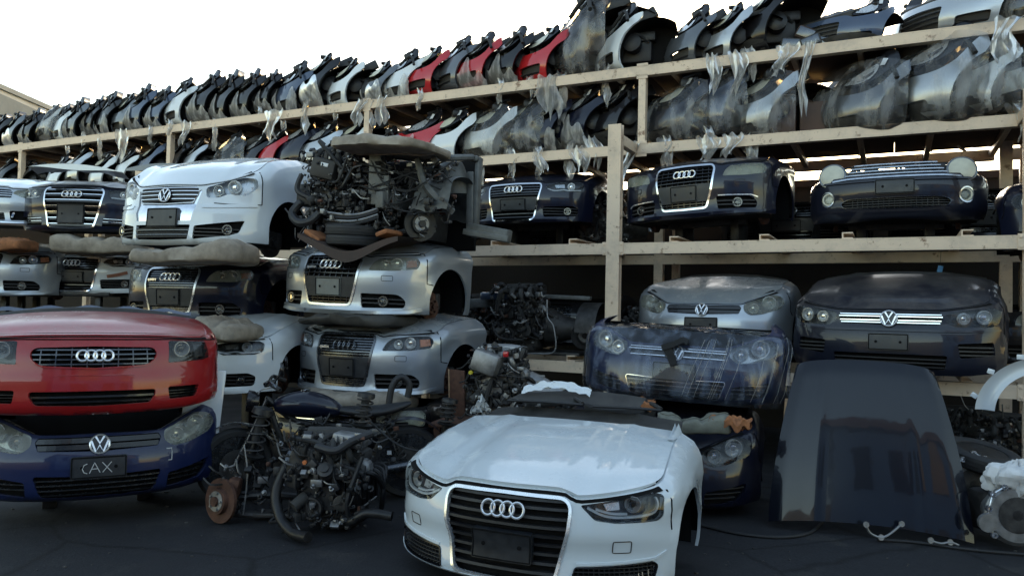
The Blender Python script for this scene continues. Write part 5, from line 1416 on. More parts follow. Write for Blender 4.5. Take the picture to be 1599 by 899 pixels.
def tyre(root, c, ax, R_=.31, w=.2, mat='rubber', rim=None):
    h = w / 2; m_ = MB()
    m_.lathe([(R_ * .63, -h * .8), (R_ * .75, -h), (R_ * .92, -h * .92), (R_ * .985, -h * .7), (R_, -h * .3), (R_ * .985, -h * .28), (R_ * .985, -h * .22), (R_, -h * .2), (R_, h * .2), (R_ * .985, h * .22), (R_ * .985, h * .28), (R_, h * .3), (R_ * .985, h * .7), (R_ * .92, h * .92), (R_ * .75, h), (R_ * .63, h * .8), (R_ * .6, 0), (R_ * .63, -h * .8)], c, ax, 40)
    t = m_.build('tyre', M[mat], root)
    if rim:
        m_ = MB(); m_.lathe([(R_ * .63, h * .7), (R_ * .60, h * .4), (R_ * .56, 0), (R_ * .3, h * .05), (R_ * .16, h * .3), (.03, h * .3), (0, h * .28)], c, ax, 30); m_.build('rim', M[rim], root)
    return t
def cushion(label, loc, yaw, L, W, H, mat, tilt=(0, 0), seed=1, cat='seat cushion', name='seat_cushion', roll=False):
    t = thing(name, label, cat, loc, yaw, 'seat cushions wedged between the stacked cars', tilt); r_ = random.Random(seed)
    m_ = MB(); nu, nv = 26, 20
    def f(u, v):
        a = 2 * math.pi * v; e = (abs(2 * u - 1)) ** 14
        cx = abs(math.cos(a)) ** .4 * (1 if math.cos(a) > 0 else -1); cz = abs(math.sin(a)) ** .4 * (1 if math.sin(a) > 0 else -1)
        k = 1 - .35 * e; n_ = noise.noise(Vector((u * 4 + seed, cx * 1.3, cz + seed)))
        hh = H * (.92 + .16 * math.sin(u * 2.2 + seed * 1.7) + .10 * math.exp(-((u - .72) / .05) ** 2) - .16 * math.exp(-((u - .6) / .03) ** 2) - .16 * math.exp(-((u - .33) / .025) ** 2) + .12 * math.sin(u * 5 + seed) + .22 * noise.noise(Vector((u * 5, v * 3, seed))) + .10 * noise.noise(Vector((u * 13, v * 7, seed))))
        return ((u - .5) * L, W / 2 * cx * k * (1 + .1 * n_), hh / 2 + hh / 2 * cz * k * (1 + .22 * n_) + .008 * math.sin(u * 7 + seed))
    m_.grid(f, nu, nv)
    m_.add([f(0, j / nv) for j in range(nv)], [tuple(range(nv))]); m_.add([f(1, j / nv) for j in range(nv)], [tuple(range(nv - 1, -1, -1))])
    m_.build('padding', M[mat], t, 70)
    m_ = MB()
    for z in (.25, .75):
        m_.tube([Vector(f(.03 + .94 * i / 24, z)) * 1.0 + Vector((0, 0, .004 if z < .5 else -.004)) for i in range(25)], .006, 5)
    m_.build('piping', M[mat], t)
    return t
def cushion_px(label, px, py, Z, yaw, Lpx, Hpx, Wd, mat, seed, tilt=(0, 0)):
    """cushion whose bottom middle shows at (px, py)"""
    return cushion(label, at(px, py, Z), yaw, Lpx / F_PX * Z, Wd, Hpx / F_PX * Z, mat, tilt, seed)
cushion_px('rolled stained beige seat cushion wedged under the tall white half car', 305, 413, 7.55, -14, 186, 30, .6, 'beige', 3)
cushion_px('grey-beige seat cushion under the chrome-barred black half car', 160, 398, 10.4, 0, 140, 26, .6, 'beige', 8)
cushion_px('beige seat cushion lying on top of the bare engine stack', 612, 241, 7.35, -24, 160, 21, .75, 'beige', 5, (0, 3))
cushion_px('seat cushion peeping out right of the red bonnet, over a white half car', 352, 530, 7.5, -12, 90, 30, .6, 'beige', 12)
cushion_px('dirty beige seat cushion under the lower silver half car', 560, 636, 7.45, -24, 170, 30, .7, 'beige', 16)
cushion_px('grey seat cushion crushed between the two silver half cars', 560, 508, 7.7, -24, 170, 18, .7, 'dusty_black', 18)
cushion_px('rolled grey-green seat cushion under the film-wrapped front', 1082, 673, 6.0, -10, 110, 30, .35, 'green_grey', 21, (0, 2))
cushion_px('orange foam block wedged between the silver cars at the left edge', 12, 392, 10.2, 0, 70, 20, .5, 'orange', 25)

def foam(label, loc, yaw, L, W, seed, par=None):
    t = thing('foam_scrap', label, 'foam', loc, yaw, 'torn orange foam scraps')
    def f(u, v, d=0.0):
        e = 1 + .25 * noise.noise(Vector((u * 4, v * 4, seed)))
        return ((u - .5) * L * e, (v - .5) * W * (1 + .3 * noise.noise(Vector((u * 6, 3, seed)))), .035 + .05 * noise.noise(Vector((u * 5, v * 5, seed + 2))) + .02 * noise.noise(Vector((u * 17, v * 17, seed))) - d)
    m_ = MB(); m_.grid(f, 24, 14); m_.grid(lambda u, v: f(u, v, .05), 24, 14); n = 24
    bd = [(i / n, 0) for i in range(n + 1)]; b2 = [(i / n, 1) for i in range(n + 1)]
    for q in (bd, b2): m_.add([f(*x) for x in q] + [f(*x, .05) for x in q], [(i, i + 1, n + 2 + i, n + 1 + i) for i in range(n)])
    m_.build('foam', M['orange'], t, 50); return t
foam('torn orange foam at the right end of the grey-green cushion', at(1140, 662, 5.9), -20, .30, .24, 4)
foam('orange foam bulging out of the tyre under the wrapped blue front', at(988, 632, 6.4), -15, .36, .26, 9)
# tyres under the wrapped front
tg = 'loose tyres under the stacked cars'
for (px, py, Z, R_, lb) in ((968, 640, 6.5, .30, 'black tyre lying flat under the left end of the wrapped blue front'), (985, 668, 6.7, .31, 'lower tyre lying flat, mostly hidden behind the clean white bonnet')):
    t = thing('loose_tyre', lb, 'tyre', at(px, py, Z), 0, tg, (4, -4)); tyre(t, (0, 0, 0), (0, 0, 1), R_, .18)
for k, (py, lb) in enumerate(((376, 'lower of two tyres lying flat under the bare engine'), (361, 'upper of two tyres lying flat under the bare engine'))):
    t = thing('loose_tyre', lb, 'tyre', at(552, py, 7.55), 0, tg, (3, 2)); tyre(t, (0, 0, 0), (0, 0, 1), .27, .11)

# ------------------------------------------------------------------ bare engine section on the silver stack
ec = thing('engine_section', 'bare front section with engine and grey wheel arch stacked on the upper silver half car', 'engine section', at(598, 382, 7.75), -24)
engine_parts(ec, 5, (-.42, -.02, .20), 1.12, False, False)
def ebx(name, mat, c, d, rot=None, bev=.012, par=None): m_ = MB(); m_.box(c, d, rot, bev); return m_.build(name, M[mat], par or ec)
ebx('air_box', 'dusty_black', (-.50, -.26, .74), (.30, .22, .20), Matrix.Rotation(.25, 3, 'Y'), .03); ebx('air_box_label', 'led', (-.46, -.375, .77), (.09, .006, .035), Matrix.Rotation(.25, 3, 'Y'), .001)
ebx('battery_tray', 'black', (-.78, -.2, .50), (.18, .2, .22), None, .02)
m_ = MB(); m_.tube([(-.8, -.3, .42), (-.86, -.36, .30), (-.74, -.40, .20), (-.62, -.36, .22), (-.55, -.32, .3)], .042, 10, smooth=6); m_.build('intake_hose', M['black'], ec)
disc_hub(ec, (-.92, .1, .22), (-1, -.35, 0), .16, 'dark_iron')
# right inner wing: rail, tower, arch liner, pillar, sill stub
m_ = MB(); m_.box((.10, -.28, .66), (.14, .10, .40), None, .012); m_.box((.10, -.28, .86), (.18, .12, .03), None, .006); m_.build('front_rail', M['inner_grey'], ec)
m_ = MB(); m_.box((.24, -.1, .40), (.10, .55, .16), Matrix.Rotation(-.2, 3, 'Z'), .012); m_.box((.16, -.30, .50), (.20, .05, .28), None, .01); m_.build('chassis_leg', M['inner_grey'], ec)
def archf(u, v):
    a = math.pi * (1.0 - 1.02 * u); rr = .36
    return (.42 + .40 * v + .02 * math.sin(u * 14), .18 + rr * math.cos(a) * 1.0, .30 + rr * math.sin(a) + .02 * math.sin(v * 9))
m_ = MB(); m_.grid(archf, 24, 8); m_.build('inner_wing', M['inner_grey'], ec, 60)
m_ = MB(); m_.grid(lambda u, v: (.40 + .02 * math.sin(v * 5), -.16 + .75 * u, .06 + .62 * v), 8, 8); m_.build('inner_wing_back', M['iron'], ec, 60)
m_ = MB(); m_.lathe([(.05, .0), (.06, .02), (.11, .02), (.13, -.02), (.17, -.14), (.18, -.3)], (.58, .34, .84), (0, -.1, 1), 20); m_.build('strut_tower', M['inner_grey'], ec)
m_ = MB(); m_.box((.84, .42, .50), (.05, .09, .82), Matrix.Rotation(.04, 3, 'Y'), .012); m_.box((.83, .40, .89), (.09, .12, .06), None, .02); m_.box((.79, .36, .46), (.07, .03, .6), None, .01); m_.build('door_pillar', M['inner_grey'], ec)
m_ = MB(); m_.box((1.02, .34, .13), (.46, .14, .13), Matrix.Rotation(.18, 3, 'Y'), .02); m_.box((1.02, .26, .10), (.50, .03, .06), Matrix.Rotation(.18, 3, 'Y'), .008); m_.build('sill_stub', M['inner_grey'], ec)
m_ = MB(); m_.tube([(.12, -.2, .88), (.35, .05, .86), (.6, .1, .86), (.82, .35, .90)], .035, 8, smooth=5); m_.build('upper_rail', M['inner_grey'], ec)
m_ = MB(); m_.tube([(.50, -.2, .8), (.62, -.22, .52), (.78, .0, .30)], [.03, .05], 6, smooth=5); m_.build('brace', M['inner_grey'], ec)
disc_hub(ec, (.50, -.12, .18), (1, -.75, 0), .165, 'dark_iron'); strut(ec, (.46, -.05, .2), (.56, .12, .76))
m_ = MB(); m_.tube([(-.2, -.2, .10), (.1, -.25, .06), (.42, -.16, .12)], .03, 8, smooth=5); m_.tube([(-.75, -.2, .12), (-.3, -.22, .08), (.1, -.2, .2)], .026, 8, smooth=5); m_.tube([(-.85, .05, .2), (-.6, -.2, .1), (-.3, -.2, .14)], .028, 8, smooth=5); m_.build('control_arm', M['iron'], ec)
for k in range(4):
    m_ = MB(); m_.tube([(-.45, -.34 + .015 * k, .30 - .035 * k), (-.1, -.36, .26 - .03 * k), (.15, -.32, .32 - .03 * k)], .014, 7, smooth=5); m_.build('pipe', M['black' if k % 2 else 'alu'], ec)
ebx('firewall', 'void', (-.12, .62, .45), (1.7, .05, .95), None, .01); ebx('engine_bay_blackout', 'void', (-.38, .36, .46), (1.15, .4, .84), None, .05)  # firewall widened and black block added to stop sunlight showing through
for k in range(26):
    r2 = random.Random(300 + k); m_ = MB(); c = (r2.uniform(-.75, .35), r2.uniform(-.22, .12), r2.uniform(.12, .9))
    m_.box(c, (r2.uniform(.06, .18), r2.uniform(.06, .14), r2.uniform(.05, .16)), Matrix.Rotation(r2.uniform(-.6, .6), 3, r2.choice('XYZ')), .015)
    m_.lathe([(.03, 0), (.034, .03), (.02, .05), (0, .05)], Vector(c) + Vector((r2.uniform(-.05, .05), -.04, .02)), (r2.uniform(-.4, .4), -1, .2), 12); m_.build('component', M[r2.choice(['dark_iron', 'black', 'dusty_black', 'iron', 'dark_iron'])], ec)
clutter(ec, (-.85, -.36, .08), (.35, -.16, .92), 70, 77); clutter(ec, (.2, -.26, .1), (.85, .05, .8), 25, 78)
ebx('slam_panel', 'black_paint', (-.35, -.05, .93), (.8, .25, .04), Matrix.Rotation(-.06, 3, 'Y'), .015)
for k in range(9):
    m_ = MB(); x0, x1 = rnd.uniform(-.2, .3), rnd.uniform(.3, .85)
    m_.tube([(x0, -.3, rnd.uniform(.5, .9)), ((x0 + x1) / 2, -.34, rnd.uniform(.3, .7)), (x1, -.05, rnd.uniform(.3, .9))], .008, 5, smooth=6); m_.build('cable', M['rubber'], ec)
# brown tray the tyres and engine lie in
bt = thing('undertray', 'bent dark brown panel with orange edge lying on the upper silver half car', 'panel', at(550, 386, 7.35), -24)
m_ = MB(); m_.grid(lambda u, v: ((u - .5) * 1.15, -.1 + v * .7, .02 + .16 * abs(2 * u - 1) ** 2.2 * (1 - .4 * u) + .025 * math.sin(u * 9) - .04 * (1 - v)), 26, 8); m_.build('sheet', M['brown'], bt, 60)
m_ = MB(); m_.grid(lambda u, v: ((u - .5) * 1.15, -.1 - .004, .02 + .16 * abs(2 * u - 1) ** 2.2 * (1 - .4 * u) + .025 * math.sin(u * 9) - .04 - .11 * v * (1 - .6 * abs(2 * u - 1))), 26, 3); m_.build('lip', M['brown'], bt, 60)
m_ = MB(); m_.box((-.47, .12, .12), (.22, .3, .05), Matrix.Rotation(.5, 3, 'Y'), .02); m_.build('foam_edge', M['orange'], bt)
m_ = MB(); m_.box((.34, .12, .13), (.14, .3, .05), Matrix.Rotation(-.3, 3, 'Y'), .02); m_.build('foam_edge', M['orange'], bt)

# dark front at the foot of the silver stack
sp = spec_tiguan(); sp['paint'] = 'black_paint'; sp['lamp'].update(pts=[(.48, .60), (.95, .60), (.98, .57), (.96, .455), (.48, .46)], lens='lens_old', housing='lamp_milky', bulbs=[(.72, .53, .05)]); sp['zt'] = [(0, .62), (.98, .625), (1.25, .66), (1.7, .70)]; sp['hood'] = None; sp['roundel'] = None
put('half_car', 'black bonnetless front with a clouded oblong lamp at the foot of the silver stack', sp, 628, 653, 7.2, -20, t=.74, z=.53)
put('half_car', 'dark half car on the middle shelf cut by the right edge of the photo', spec_golf('navy', 'plate', 'navy', 'lens', False), 1760, 320, 6.6, -26)

# engines on the floor and on the shelves
engine('oily black engine with a pale ribbed cover standing on the asphalt behind the motorcycle strut', at(525, 800, 5.75) * 1.0, -8, 11, .98, False, False)
e1 = [o for o in bpy.data.objects if o.get('label', '').startswith('oily black engine')][0]; e1.location.z = .02
m_ = MB(); m_.box((.16, -.14, .66), (.26, .16, .07), Matrix.Rotation(.12, 3, 'Y'), .02)
for k in range(5): m_.box((.07 + .045 * k, -.225, .665 - .005 * k), (.02, .02, .05), None, .004)
m_.build('ribbed_cover', M['alu'], e1)
m_ = MB(); m_.box((-.2, -.2, .50), (.16, .10, .24), Matrix.Rotation(.35, 3, 'Y'), .03); m_.build('pump_housing', M['iron'], e1)
m_ = MB(); m_.lathe([(.016, 0), (.016, .02), (0, .022)], (-.14, -.27, .50), (0, -1, 0), 10); m_.build('cap', M['amber'], e1)
m_ = MB(); m_.tube([(-.30, -.2, .48), (-.36, -.26, .28), (-.30, -.32, .12), (-.16, -.42, .04), (.0, -.52, .045)], .037, 12, smooth=7); m_.build('exhaust_pipe', M['dark_iron'], e1)
m_ = MB(); m_.tube([(.12, -.2, .08), (.22, -.28, .10), (.34, -.30, .17), (.52, -.3, .16)], .033, 12, smooth=6); m_.build('intake_pipe', M['dark_iron'], e1)
m_ = MB(); m_.tube([(-.05, -.3, .62), (.1, -.32, .60), (.2, -.28, .66), (.34, -.22, .72)], .03, 10, smooth=6); m_.build('coolant_hose', M['black'], e1)
m_ = MB(); m_.lathe([(.05, 0), (.056, .02), (.056, .08), (.03, .085), (.03, .1)], (.02, -.26, .42), (.1, -.8, .6), 16); m_.build('throttle_body', M['iron'], e1)
e2 = engine('greasy engine with a grey pump and red clip standing left of the clean white bonnet', at(785, 646, 7.1), -20, 23, .92, True, True)
m_ = MB(); m_.box((-.05, -.30, .52), (.26, .16, .20), Matrix.Rotation(.3, 3, 'Y'), .04); m_.build('pump_housing', M['alu'], e2)
m_ = MB(); m_.box((.13, -.3, .60), (.05, .03, .05), None, .01); m_.build('clip', M['red_bright'], e2); m_ = MB(); m_.lathe([(.018, 0), (.018, .03), (0, .03)], (-.17, -.36, .43), (0, -1, 0), 8); m_.build('cap', M['yellow'], e2)
st_ = thing('timber_stand', 'rough brown plank under the greasy engine', 'plank', at(745, 655, 6.9), -14); m_ = MB(); m_.box((0, 0, -.02), (.75, .5, .035), Matrix.Rotation(-.04, 3, 'Y'), .006); m_.build('board', M['rust'], st_)
for q in ((-.3, -.2), (.3, -.2), (-.3, .2), (.3, .2)):
    m_ = MB(); m_.box((q[0], q[1], -.04 - st_.location.z / 2 + .02), (.06, .06, st_.location.z - .04), None, .004); m_.build('leg', M['rust'], st_)
e2.location.z = st_.location.z
lp_ = thing('leaning_panel', 'tall rusty brown plate standing between the silver stack and the greasy engine', 'panel', at(715, 640, 7.4), -30, None, (8, 3)); m_ = MB(); m_.box((0, 0, .02), (.17, .02, .75), None, .004); m_.build('plate', M['rust'], lp_)
m_ = MB(); m_.box((-.09, -.012, .02), (.012, .01, .75), None, .002); m_.build('edge', M['wood'], lp_)
# shelf engines
def shelf_engine(label, px, py, Z, yaw, seed, s=1.0):
    return engine(label, at(px, py, Z), yaw, seed, s, False, True)
sh_e = shelf_engine('dark engine section with big pulleys on the lowest shelf, left of the tall post', 820, 556, 9.55, -27, 31, 1.12)
sh_e.location.z = Z4 + .095
def pe(name, mat, mb): return mb.build(name, M[mat], sh_e)
pe('bumper_beam', 'inner_grey', MB().box((-.85, .0, .56), (.9, .12, .12), Matrix.Rotation(-.04, 3, 'Y'), .02)); pe('inner_wing', 'iron', MB().grid(lambda u, v: (.75 + .25 * v, .1 + .34 * math.cos(3.14 * u), .24 + .36 * math.sin(3.14 * u)), 18, 5)); pe('slam_panel', 'inner_grey', MB().box((.45, -.1, .66), (.9, .08, .05), Matrix.Rotation(.03, 3, 'Y'), .01)); pe('airbox', 'slate', MB().box((-.35, -.1, .66), (.42, .2, .1), None, .03)); pe('pipe', 'alu', MB().tube([(.42, -.3, .62), (.44, -.32, .42), (.52, -.32, .3), (.54, -.32, .02), (.3, -.36, -.02), (.0, -.36, -.03)], .008, 6, smooth=5)); disc_hub(sh_e, (.78, .0, .2), (.6, -1, 0), .16, 'dark_iron'); pe('floor_pan', 'dark_iron', MB().box((0, .1, -.02), (1.6, .6, .04), None, .01))
for k, (px, py, Z, lb) in enumerate(((1010, 520, 9.6, 'shadowed engine on the lowest shelf just right of the tall post'), (760, 556, 10.6, 'shadowed engine deep on the lowest shelf behind the silver stack'), (1560, 690, 7.4, 'shadowed engine under the lowest shelf at the right edge'), (1500, 690, 7.9, 'shadowed engine under the lowest shelf right of the standing bonnet'), (880, 640, 8.6, 'shadowed engine under the lowest shelf behind the clean white bonnet'), (940, 380, 10.4, 'shadowed engine deep on the middle shelf behind the tall post'), (700, 380, 10.8, 'shadowed engine deep on the middle shelf behind the bare engine section'))):
    e_ = engine(lb, at(px, py, Z), -26 + 10 * (k % 3), 50 + k, 1.0 if k != 0 else .8)
    e_.location.z = (Z4 + .07, Z4 + .07, .02, .02, .02, Z3 + .07, Z3 + .07)[k]

# ------------------------------------------------------------------ strut with brake disc, loose struts
sa = thing('suspension_leg', 'suspension leg with a rusty brake disc standing on the asphalt beside the blue front', 'suspension leg', at(345, 780, 5.75), 0)
sa.location.z = .17
disc_hub(sa, (0, 0, 0), (-.62, -1, .08), .165, 'rust'); strut(sa, (.12, .10, .05), (.26, .12, .66), r=.07)
m_ = MB(); m_.box((.05, .07, .02), (.16, .09, .2), None, .03); m_.build('knuckle', M['iron'], sa); m_ = MB(); m_.tube([(.02, .05, .0), (.3, .08, .03), (.55, .15, .0)], .03, 9, smooth=4); m_.build('drive_shaft', M['dark_iron'], sa)
m_ = MB(); m_.tube([(.0, .04, -.1), (.3, .1, -.13), (.5, .25, -.14)], .028, 8, smooth=4); m_.box((.36, .12, -.12), (.3, .14, .04), None, .015); m_.build('control_arm', M['iron'], sa); m_ = MB(); m_.box((.09, .02, .09), (.09, .10, .16), Matrix.Rotation(.2, 3, 'Y'), .025); m_.build('caliper', M['rust'], sa)
m_ = MB(); m_.tube([(.16, .0, .42), (.2, -.02, .2), (.17, .0, -.1)], .006, 5, smooth=3); m_.build('link_rod', M['alu'], sa)
for (px, py, Z, h, lb) in ((560, 700, 6.0, .42, 'loose coil strut standing behind the oily black engine'), (692, 690, 6.6, .36, 'loose coil strut leaning left of the clean white bonnet')):
    t = thing('coil_strut', lb, 'strut', at(px, py, Z), 0, 'loose coil struts'); strut(t, (0, 0, 0), (.05, 0, h), r=.06)
    m_ = MB(); m_.box((0, 0, -.08), (.10, .08, .22), None, .02); m_.build('knuckle', M['dark_iron'], t)
    m_ = MB(); zb_ = t.location.z; m_.box((0, 0, -.1 - zb_ / 2), (.08, .08, max(.02, zb_ - .16)), None, .01); m_.build('stub_axle', M['dark_iron'], t)

# ------------------------------------------------------------------ motorcycle
mc = thing('motorcycle', 'dark blue motorcycle parked behind the suspension leg and engine, front wheel to the left', 'motorcycle', (0, 0, 0), 0)
FWp = at(368, 690, 6.35); FWp.z = .31
mc.location = (FWp.x, FWp.y, 0); mc.rotation_euler = (0, 0, R(14))     # local x: from the front wheel back to the rear wheel
def mbx(name, mat, mb, par=None, ang=40): return mb.build(name, M[mat], par or mc, ang)
def wheel(x, R_, w, steer):
    W_ = thing('w', None, None); C.objects.unlink(W_); bpy.data.objects.remove(W_)
    ax = Vector((math.sin(R(steer)), -math.cos(R(steer)), 0)); o = Vector((x, 0, R_))
    m_ = MB(); m_.lathe([(R_ * .80, -w * .5), (R_ * .92, -w * .55), (R_ * .99, -w * .3), (R_, 0), (R_ * .99, w * .3), (R_ * .92, w * .55), (R_ * .80, w * .5), (R_ * .77, 0), (R_ * .80, -w * .5)], o, ax, 40); wh = mbx('wheel', 'rubber', m_)
    m_ = MB(); m_.lathe([(R_ * .80, -w * .42), (R_ * .76, -w * .35), (R_ * .74, 0), (R_ * .76, w * .35), (R_ * .80, w * .42)], o, ax, 36); m_.build('rim', M['dark_chrome'], wh)
    m_ = MB(); e1 = ax.orthogonal().normalized(); e2 = ax.cross(e1)
    for k in range(10):
        a = k * .6283; d = e1 * math.cos(a) + e2 * math.sin(a); m_.tube([o + d * .04, o + d * R_ * .76], .009, 5)
    m_.lathe([(.05, -w * .4), (.05, w * .4)], o, ax, 14); m_.build('spokes', M['dark_iron'], wh)
    m_ = MB(); m_.lathe([(.06, w * .55), (.14, w * .55), (.14, w * .6), (.06, w * .6)], o, ax, 26); m_.build('brake_disc', M['iron'], wh)
wheel(0, .31, .10, 20); wheel(1.42, .31, .15, 0)
for s_ in (-.09, .09):
    m_ = MB(); m_.tube([(0, s_, .31), (.10, s_, .52), (.24, s_, .86)], [.026, .018], 10); mbx('fork_leg', 'dark_chrome', m_)
m_ = MB(); m_.grid(lambda u, v: (.0 + .345 * math.cos(math.pi * (.15 + .62 * u)), (v - .5) * .13, .31 + .345 * math.sin(math.pi * (.15 + .62 * u)) + .012 * math.sin(3.14 * v)), 18, 5); mbx('front_mudguard', 'dark_chrome', m_)
m_ = MB(); m_.tube([(.36, -.40, .97), (.27, -.30, 1.02), (.24, -.12, .98), (.24, .12, .98), (.27, .30, 1.02), (.36, .40, .97)], .013, 8, smooth=4); hb_ = mbx('handlebar', 'dark_chrome', m_)
for s_ in (-1, 1):
    m_ = MB(); m_.tube([(.36, s_ * .40, .97), (.28, s_ * .31, 1.01)], .019, 8); m_.build('grip', M['rubber'], hb_); m_ = MB(); m_.tube([(.30, s_ * .34, .985), (.22, s_ * .37, .97), (.2, s_ * .46, .95)], .006, 5, smooth=3); m_.build('lever', M['alu'], hb_)
m_ = MB(); m_.lathe([(.06, 0), (.085, .05), (.088, .09), (.08, .095)], (.18, -.06, .84), (-1, 0, .1), 20); m_.lathe([(.05, 0), (.055, .03), (.05, .04)], (.26, .05, .96), (-.3, 0, 1), 14); mbx('instrument', 'gloss_black', m_)
def tank(u, v):
    a = 2 * math.pi * v; k = math.sin(math.pi * min(1, u * .93 + .05)) ** .5
    return (.30 + .56 * u, .135 * k * math.cos(a), .80 - .05 * u + .115 * k * math.sin(a) + .03 * math.sin(u * 3))
m_ = MB(); m_.grid(tank, 20, 20); tk = mbx('fuel_tank', 'navy', m_, None, 70); m_ = MB(); m_.lathe([(.04, 0), (.042, .012), (.03, .018), (0, .018)], (.55, 0, .92), (-.05, 0, 1), 18); m_.build('filler_cap', M['chrome'], tk)
def seatf(u, v):
    a = 2 * math.pi * v; k = math.sin(math.pi * min(1, u * .9 + .08)) ** .4
    return (.82 + .62 * u, (.10 + .04 * math.sin(u * 3)) * k * math.cos(a), .76 - .03 * math.sin(u * 3.1) + .05 * k * math.sin(a) + .05 * u * u)
m_ = MB(); m_.grid(seatf, 18, 14); mbx('saddle', 'black', m_, None, 70)
m_ = MB(); m_.tube([(.24, 0, .86), (.5, 0, .66), (.95, 0, .62), (1.42, 0, .62)], .024, 8, smooth=4); m_.tube([(.26, 0, .78), (.42, 0, .40), (.6, 0, .26), (.95, 0, .28), (1.05, 0, .6)], .024, 8, smooth=5); m_.tube([(.95, .09, .32), (1.42, .09, .31)], .02, 8); m_.tube([(.95, -.09, .32), (1.42, -.09, .31)], .02, 8); mbx('frame', 'dark_iron', m_)
m_ = MB(); m_.box((.68, 0, .38), (.36, .26, .26), None, .04)
for k in range(6): m_.box((.58, 0, .50 + k * .024), (.17, .22, .010), Matrix.Rotation(-.2, 3, 'Y'), .003); m_.box((.80, 0, .50 + k * .024), (.17, .22, .010), Matrix.Rotation(.2, 3, 'Y'), .003)
m_.lathe([(.1, 0), (.11, .03), (.08, .05), (0, .05)], (.72, -.13, .36), (0, -1, 0), 18); mbx('motor', 'dark_iron', m_)
m_ = MB(); m_.tube([(.48, -.1, .5), (.42, -.17, .36), (.55, -.18, .22), (.95, -.18, .24), (1.5, -.19, .32)], [.024, .045], 10, smooth=6); mbx('exhaust', 'dark_chrome', m_)
for s_ in (-.12, .12):
    m_ = MB(); coil(m_, (1.38, s_, .34), (1.22, s_, .68), .034, .007, 8, 10); mbx('rear_shock', 'iron', m_)
m_ = MB(); m_.grid(lambda u, v: (1.42 + .37 * math.cos(math.pi * (.02 + .70 * u)), (v - .5) * .19, .31 + .37 * math.sin(math.pi * (.02 + .7 * u)) + .015 * math.sin(3.14 * v)), 18, 5); mbx('rear_mudguard', 'navy', m_)
for s_ in (-1, 1):
    m_ = MB(); m_.tube([(.30, s_ * .30, 1.0), (.36, s_ * .38, 1.1)], .006, 5); m_.lathe([(.055, -.01), (.06, .0), (.05, .012), (0, .014)], (.37, s_ * .38, 1.13), (1, .0, .1), 16); mbx('mirror', 'gloss_black', m_)
m_ = MB(); m_.tube([(1.25, .16, .55), (1.28, .17, .9), (1.36, .17, 1.02), (1.44, .17, .96), (1.43, .17, .84)], .03, 10, smooth=7); mbx('grab_rail', 'black', m_)

clutter(mc, (.3, -.2, .2), (1.3, -.08, .7), 30, 55); clutter(sa, (.0, -.02, -.1), (.45, .16, .3), 14, 56)
# ------------------------------------------------------------------ bonnet standing on edge, right
bn = thing('car_bonnet', 'large glossy dark blue bonnet standing upright on the asphalt, mirroring the yard', 'bonnet', (0, 0, 0), -21)
p0 = at(1357, 845, 5.7); bn.location = (p0.x, p0.y, 0); bn.rotation_euler = (R(-17), R(1.0), R(-16))
def bnf(u, v, d=0.0):
    w = lerp(.71, .505, v ** 1.5); x = (2 * u - 1) * w
    e = abs(2 * u - 1)
    y = .035 * (1 - e ** 2.2) * -1 + .05 * max(0, e - .86) / .14 * .5 + .05 * (v - .5) ** 2 * 4 * .5 + .10 * max(0, v - .9) ** 1.5 * 6
    y -= .006 * math.exp(-((e - .55) / .05) ** 2)
    z = .05 + 1.29 * v - .05 * (1 - e ** 2) * (1 - v) * -1 - .03 * e ** 6 * v
    return (x, y + d, z + .02 * math.sin(u * 3.14) * v)
m_ = MB(); m_.grid(lambda u, v: bnf(u, v), 48, 48); m_.grid(lambda u, v: bnf(u, v, .022), 48, 48)
ring_ = [(i / 48, 0) for i in range(48)] + [(1, i / 48) for i in range(48)] + [(1 - i / 48, 1) for i in range(48)] + [(0, 1 - i / 48) for i in range(48)]
m_.add([bnf(*q) for q in ring_] + [bnf(*q, .022) for q in ring_], [(i, (i + 1) % 192, 192 + (i + 1) % 192, 192 + i) for i in range(192)])
M['mirror_navy'] = paint('polished_navy_paint', (.003, .0045, .010), 0, .25, .02, .5)
m_.build('skin', M['mirror_navy'], bn, 60)
m_ = MB(); m_.tube([(-.5, .06, .12), (0, .07, .16), (.5, .06, .12)], .03, 8, smooth=5); m_.tube([(-.5, .07, .2), (-.3, .08, .9), (-.42, .08, 1.25)], .03, 8, smooth=4); m_.tube([(.5, .07, .2), (.3, .08, .9), (.42, .08, 1.25)], .03, 8, smooth=4); m_.build('inner_frame', M['dark_iron'], bn)
pk = thing('timber_post', 'raw timber plank standing behind the left edge of the upright bonnet', 'plank', at(1222, 800, 6.25), -15, None, (-6, 4)); pk.location.z = 0.0
m_ = MB(); m_.box((0, 0, .48), (.10, .035, .96), None, .004); m_.build('plank', M['wood'], pk)

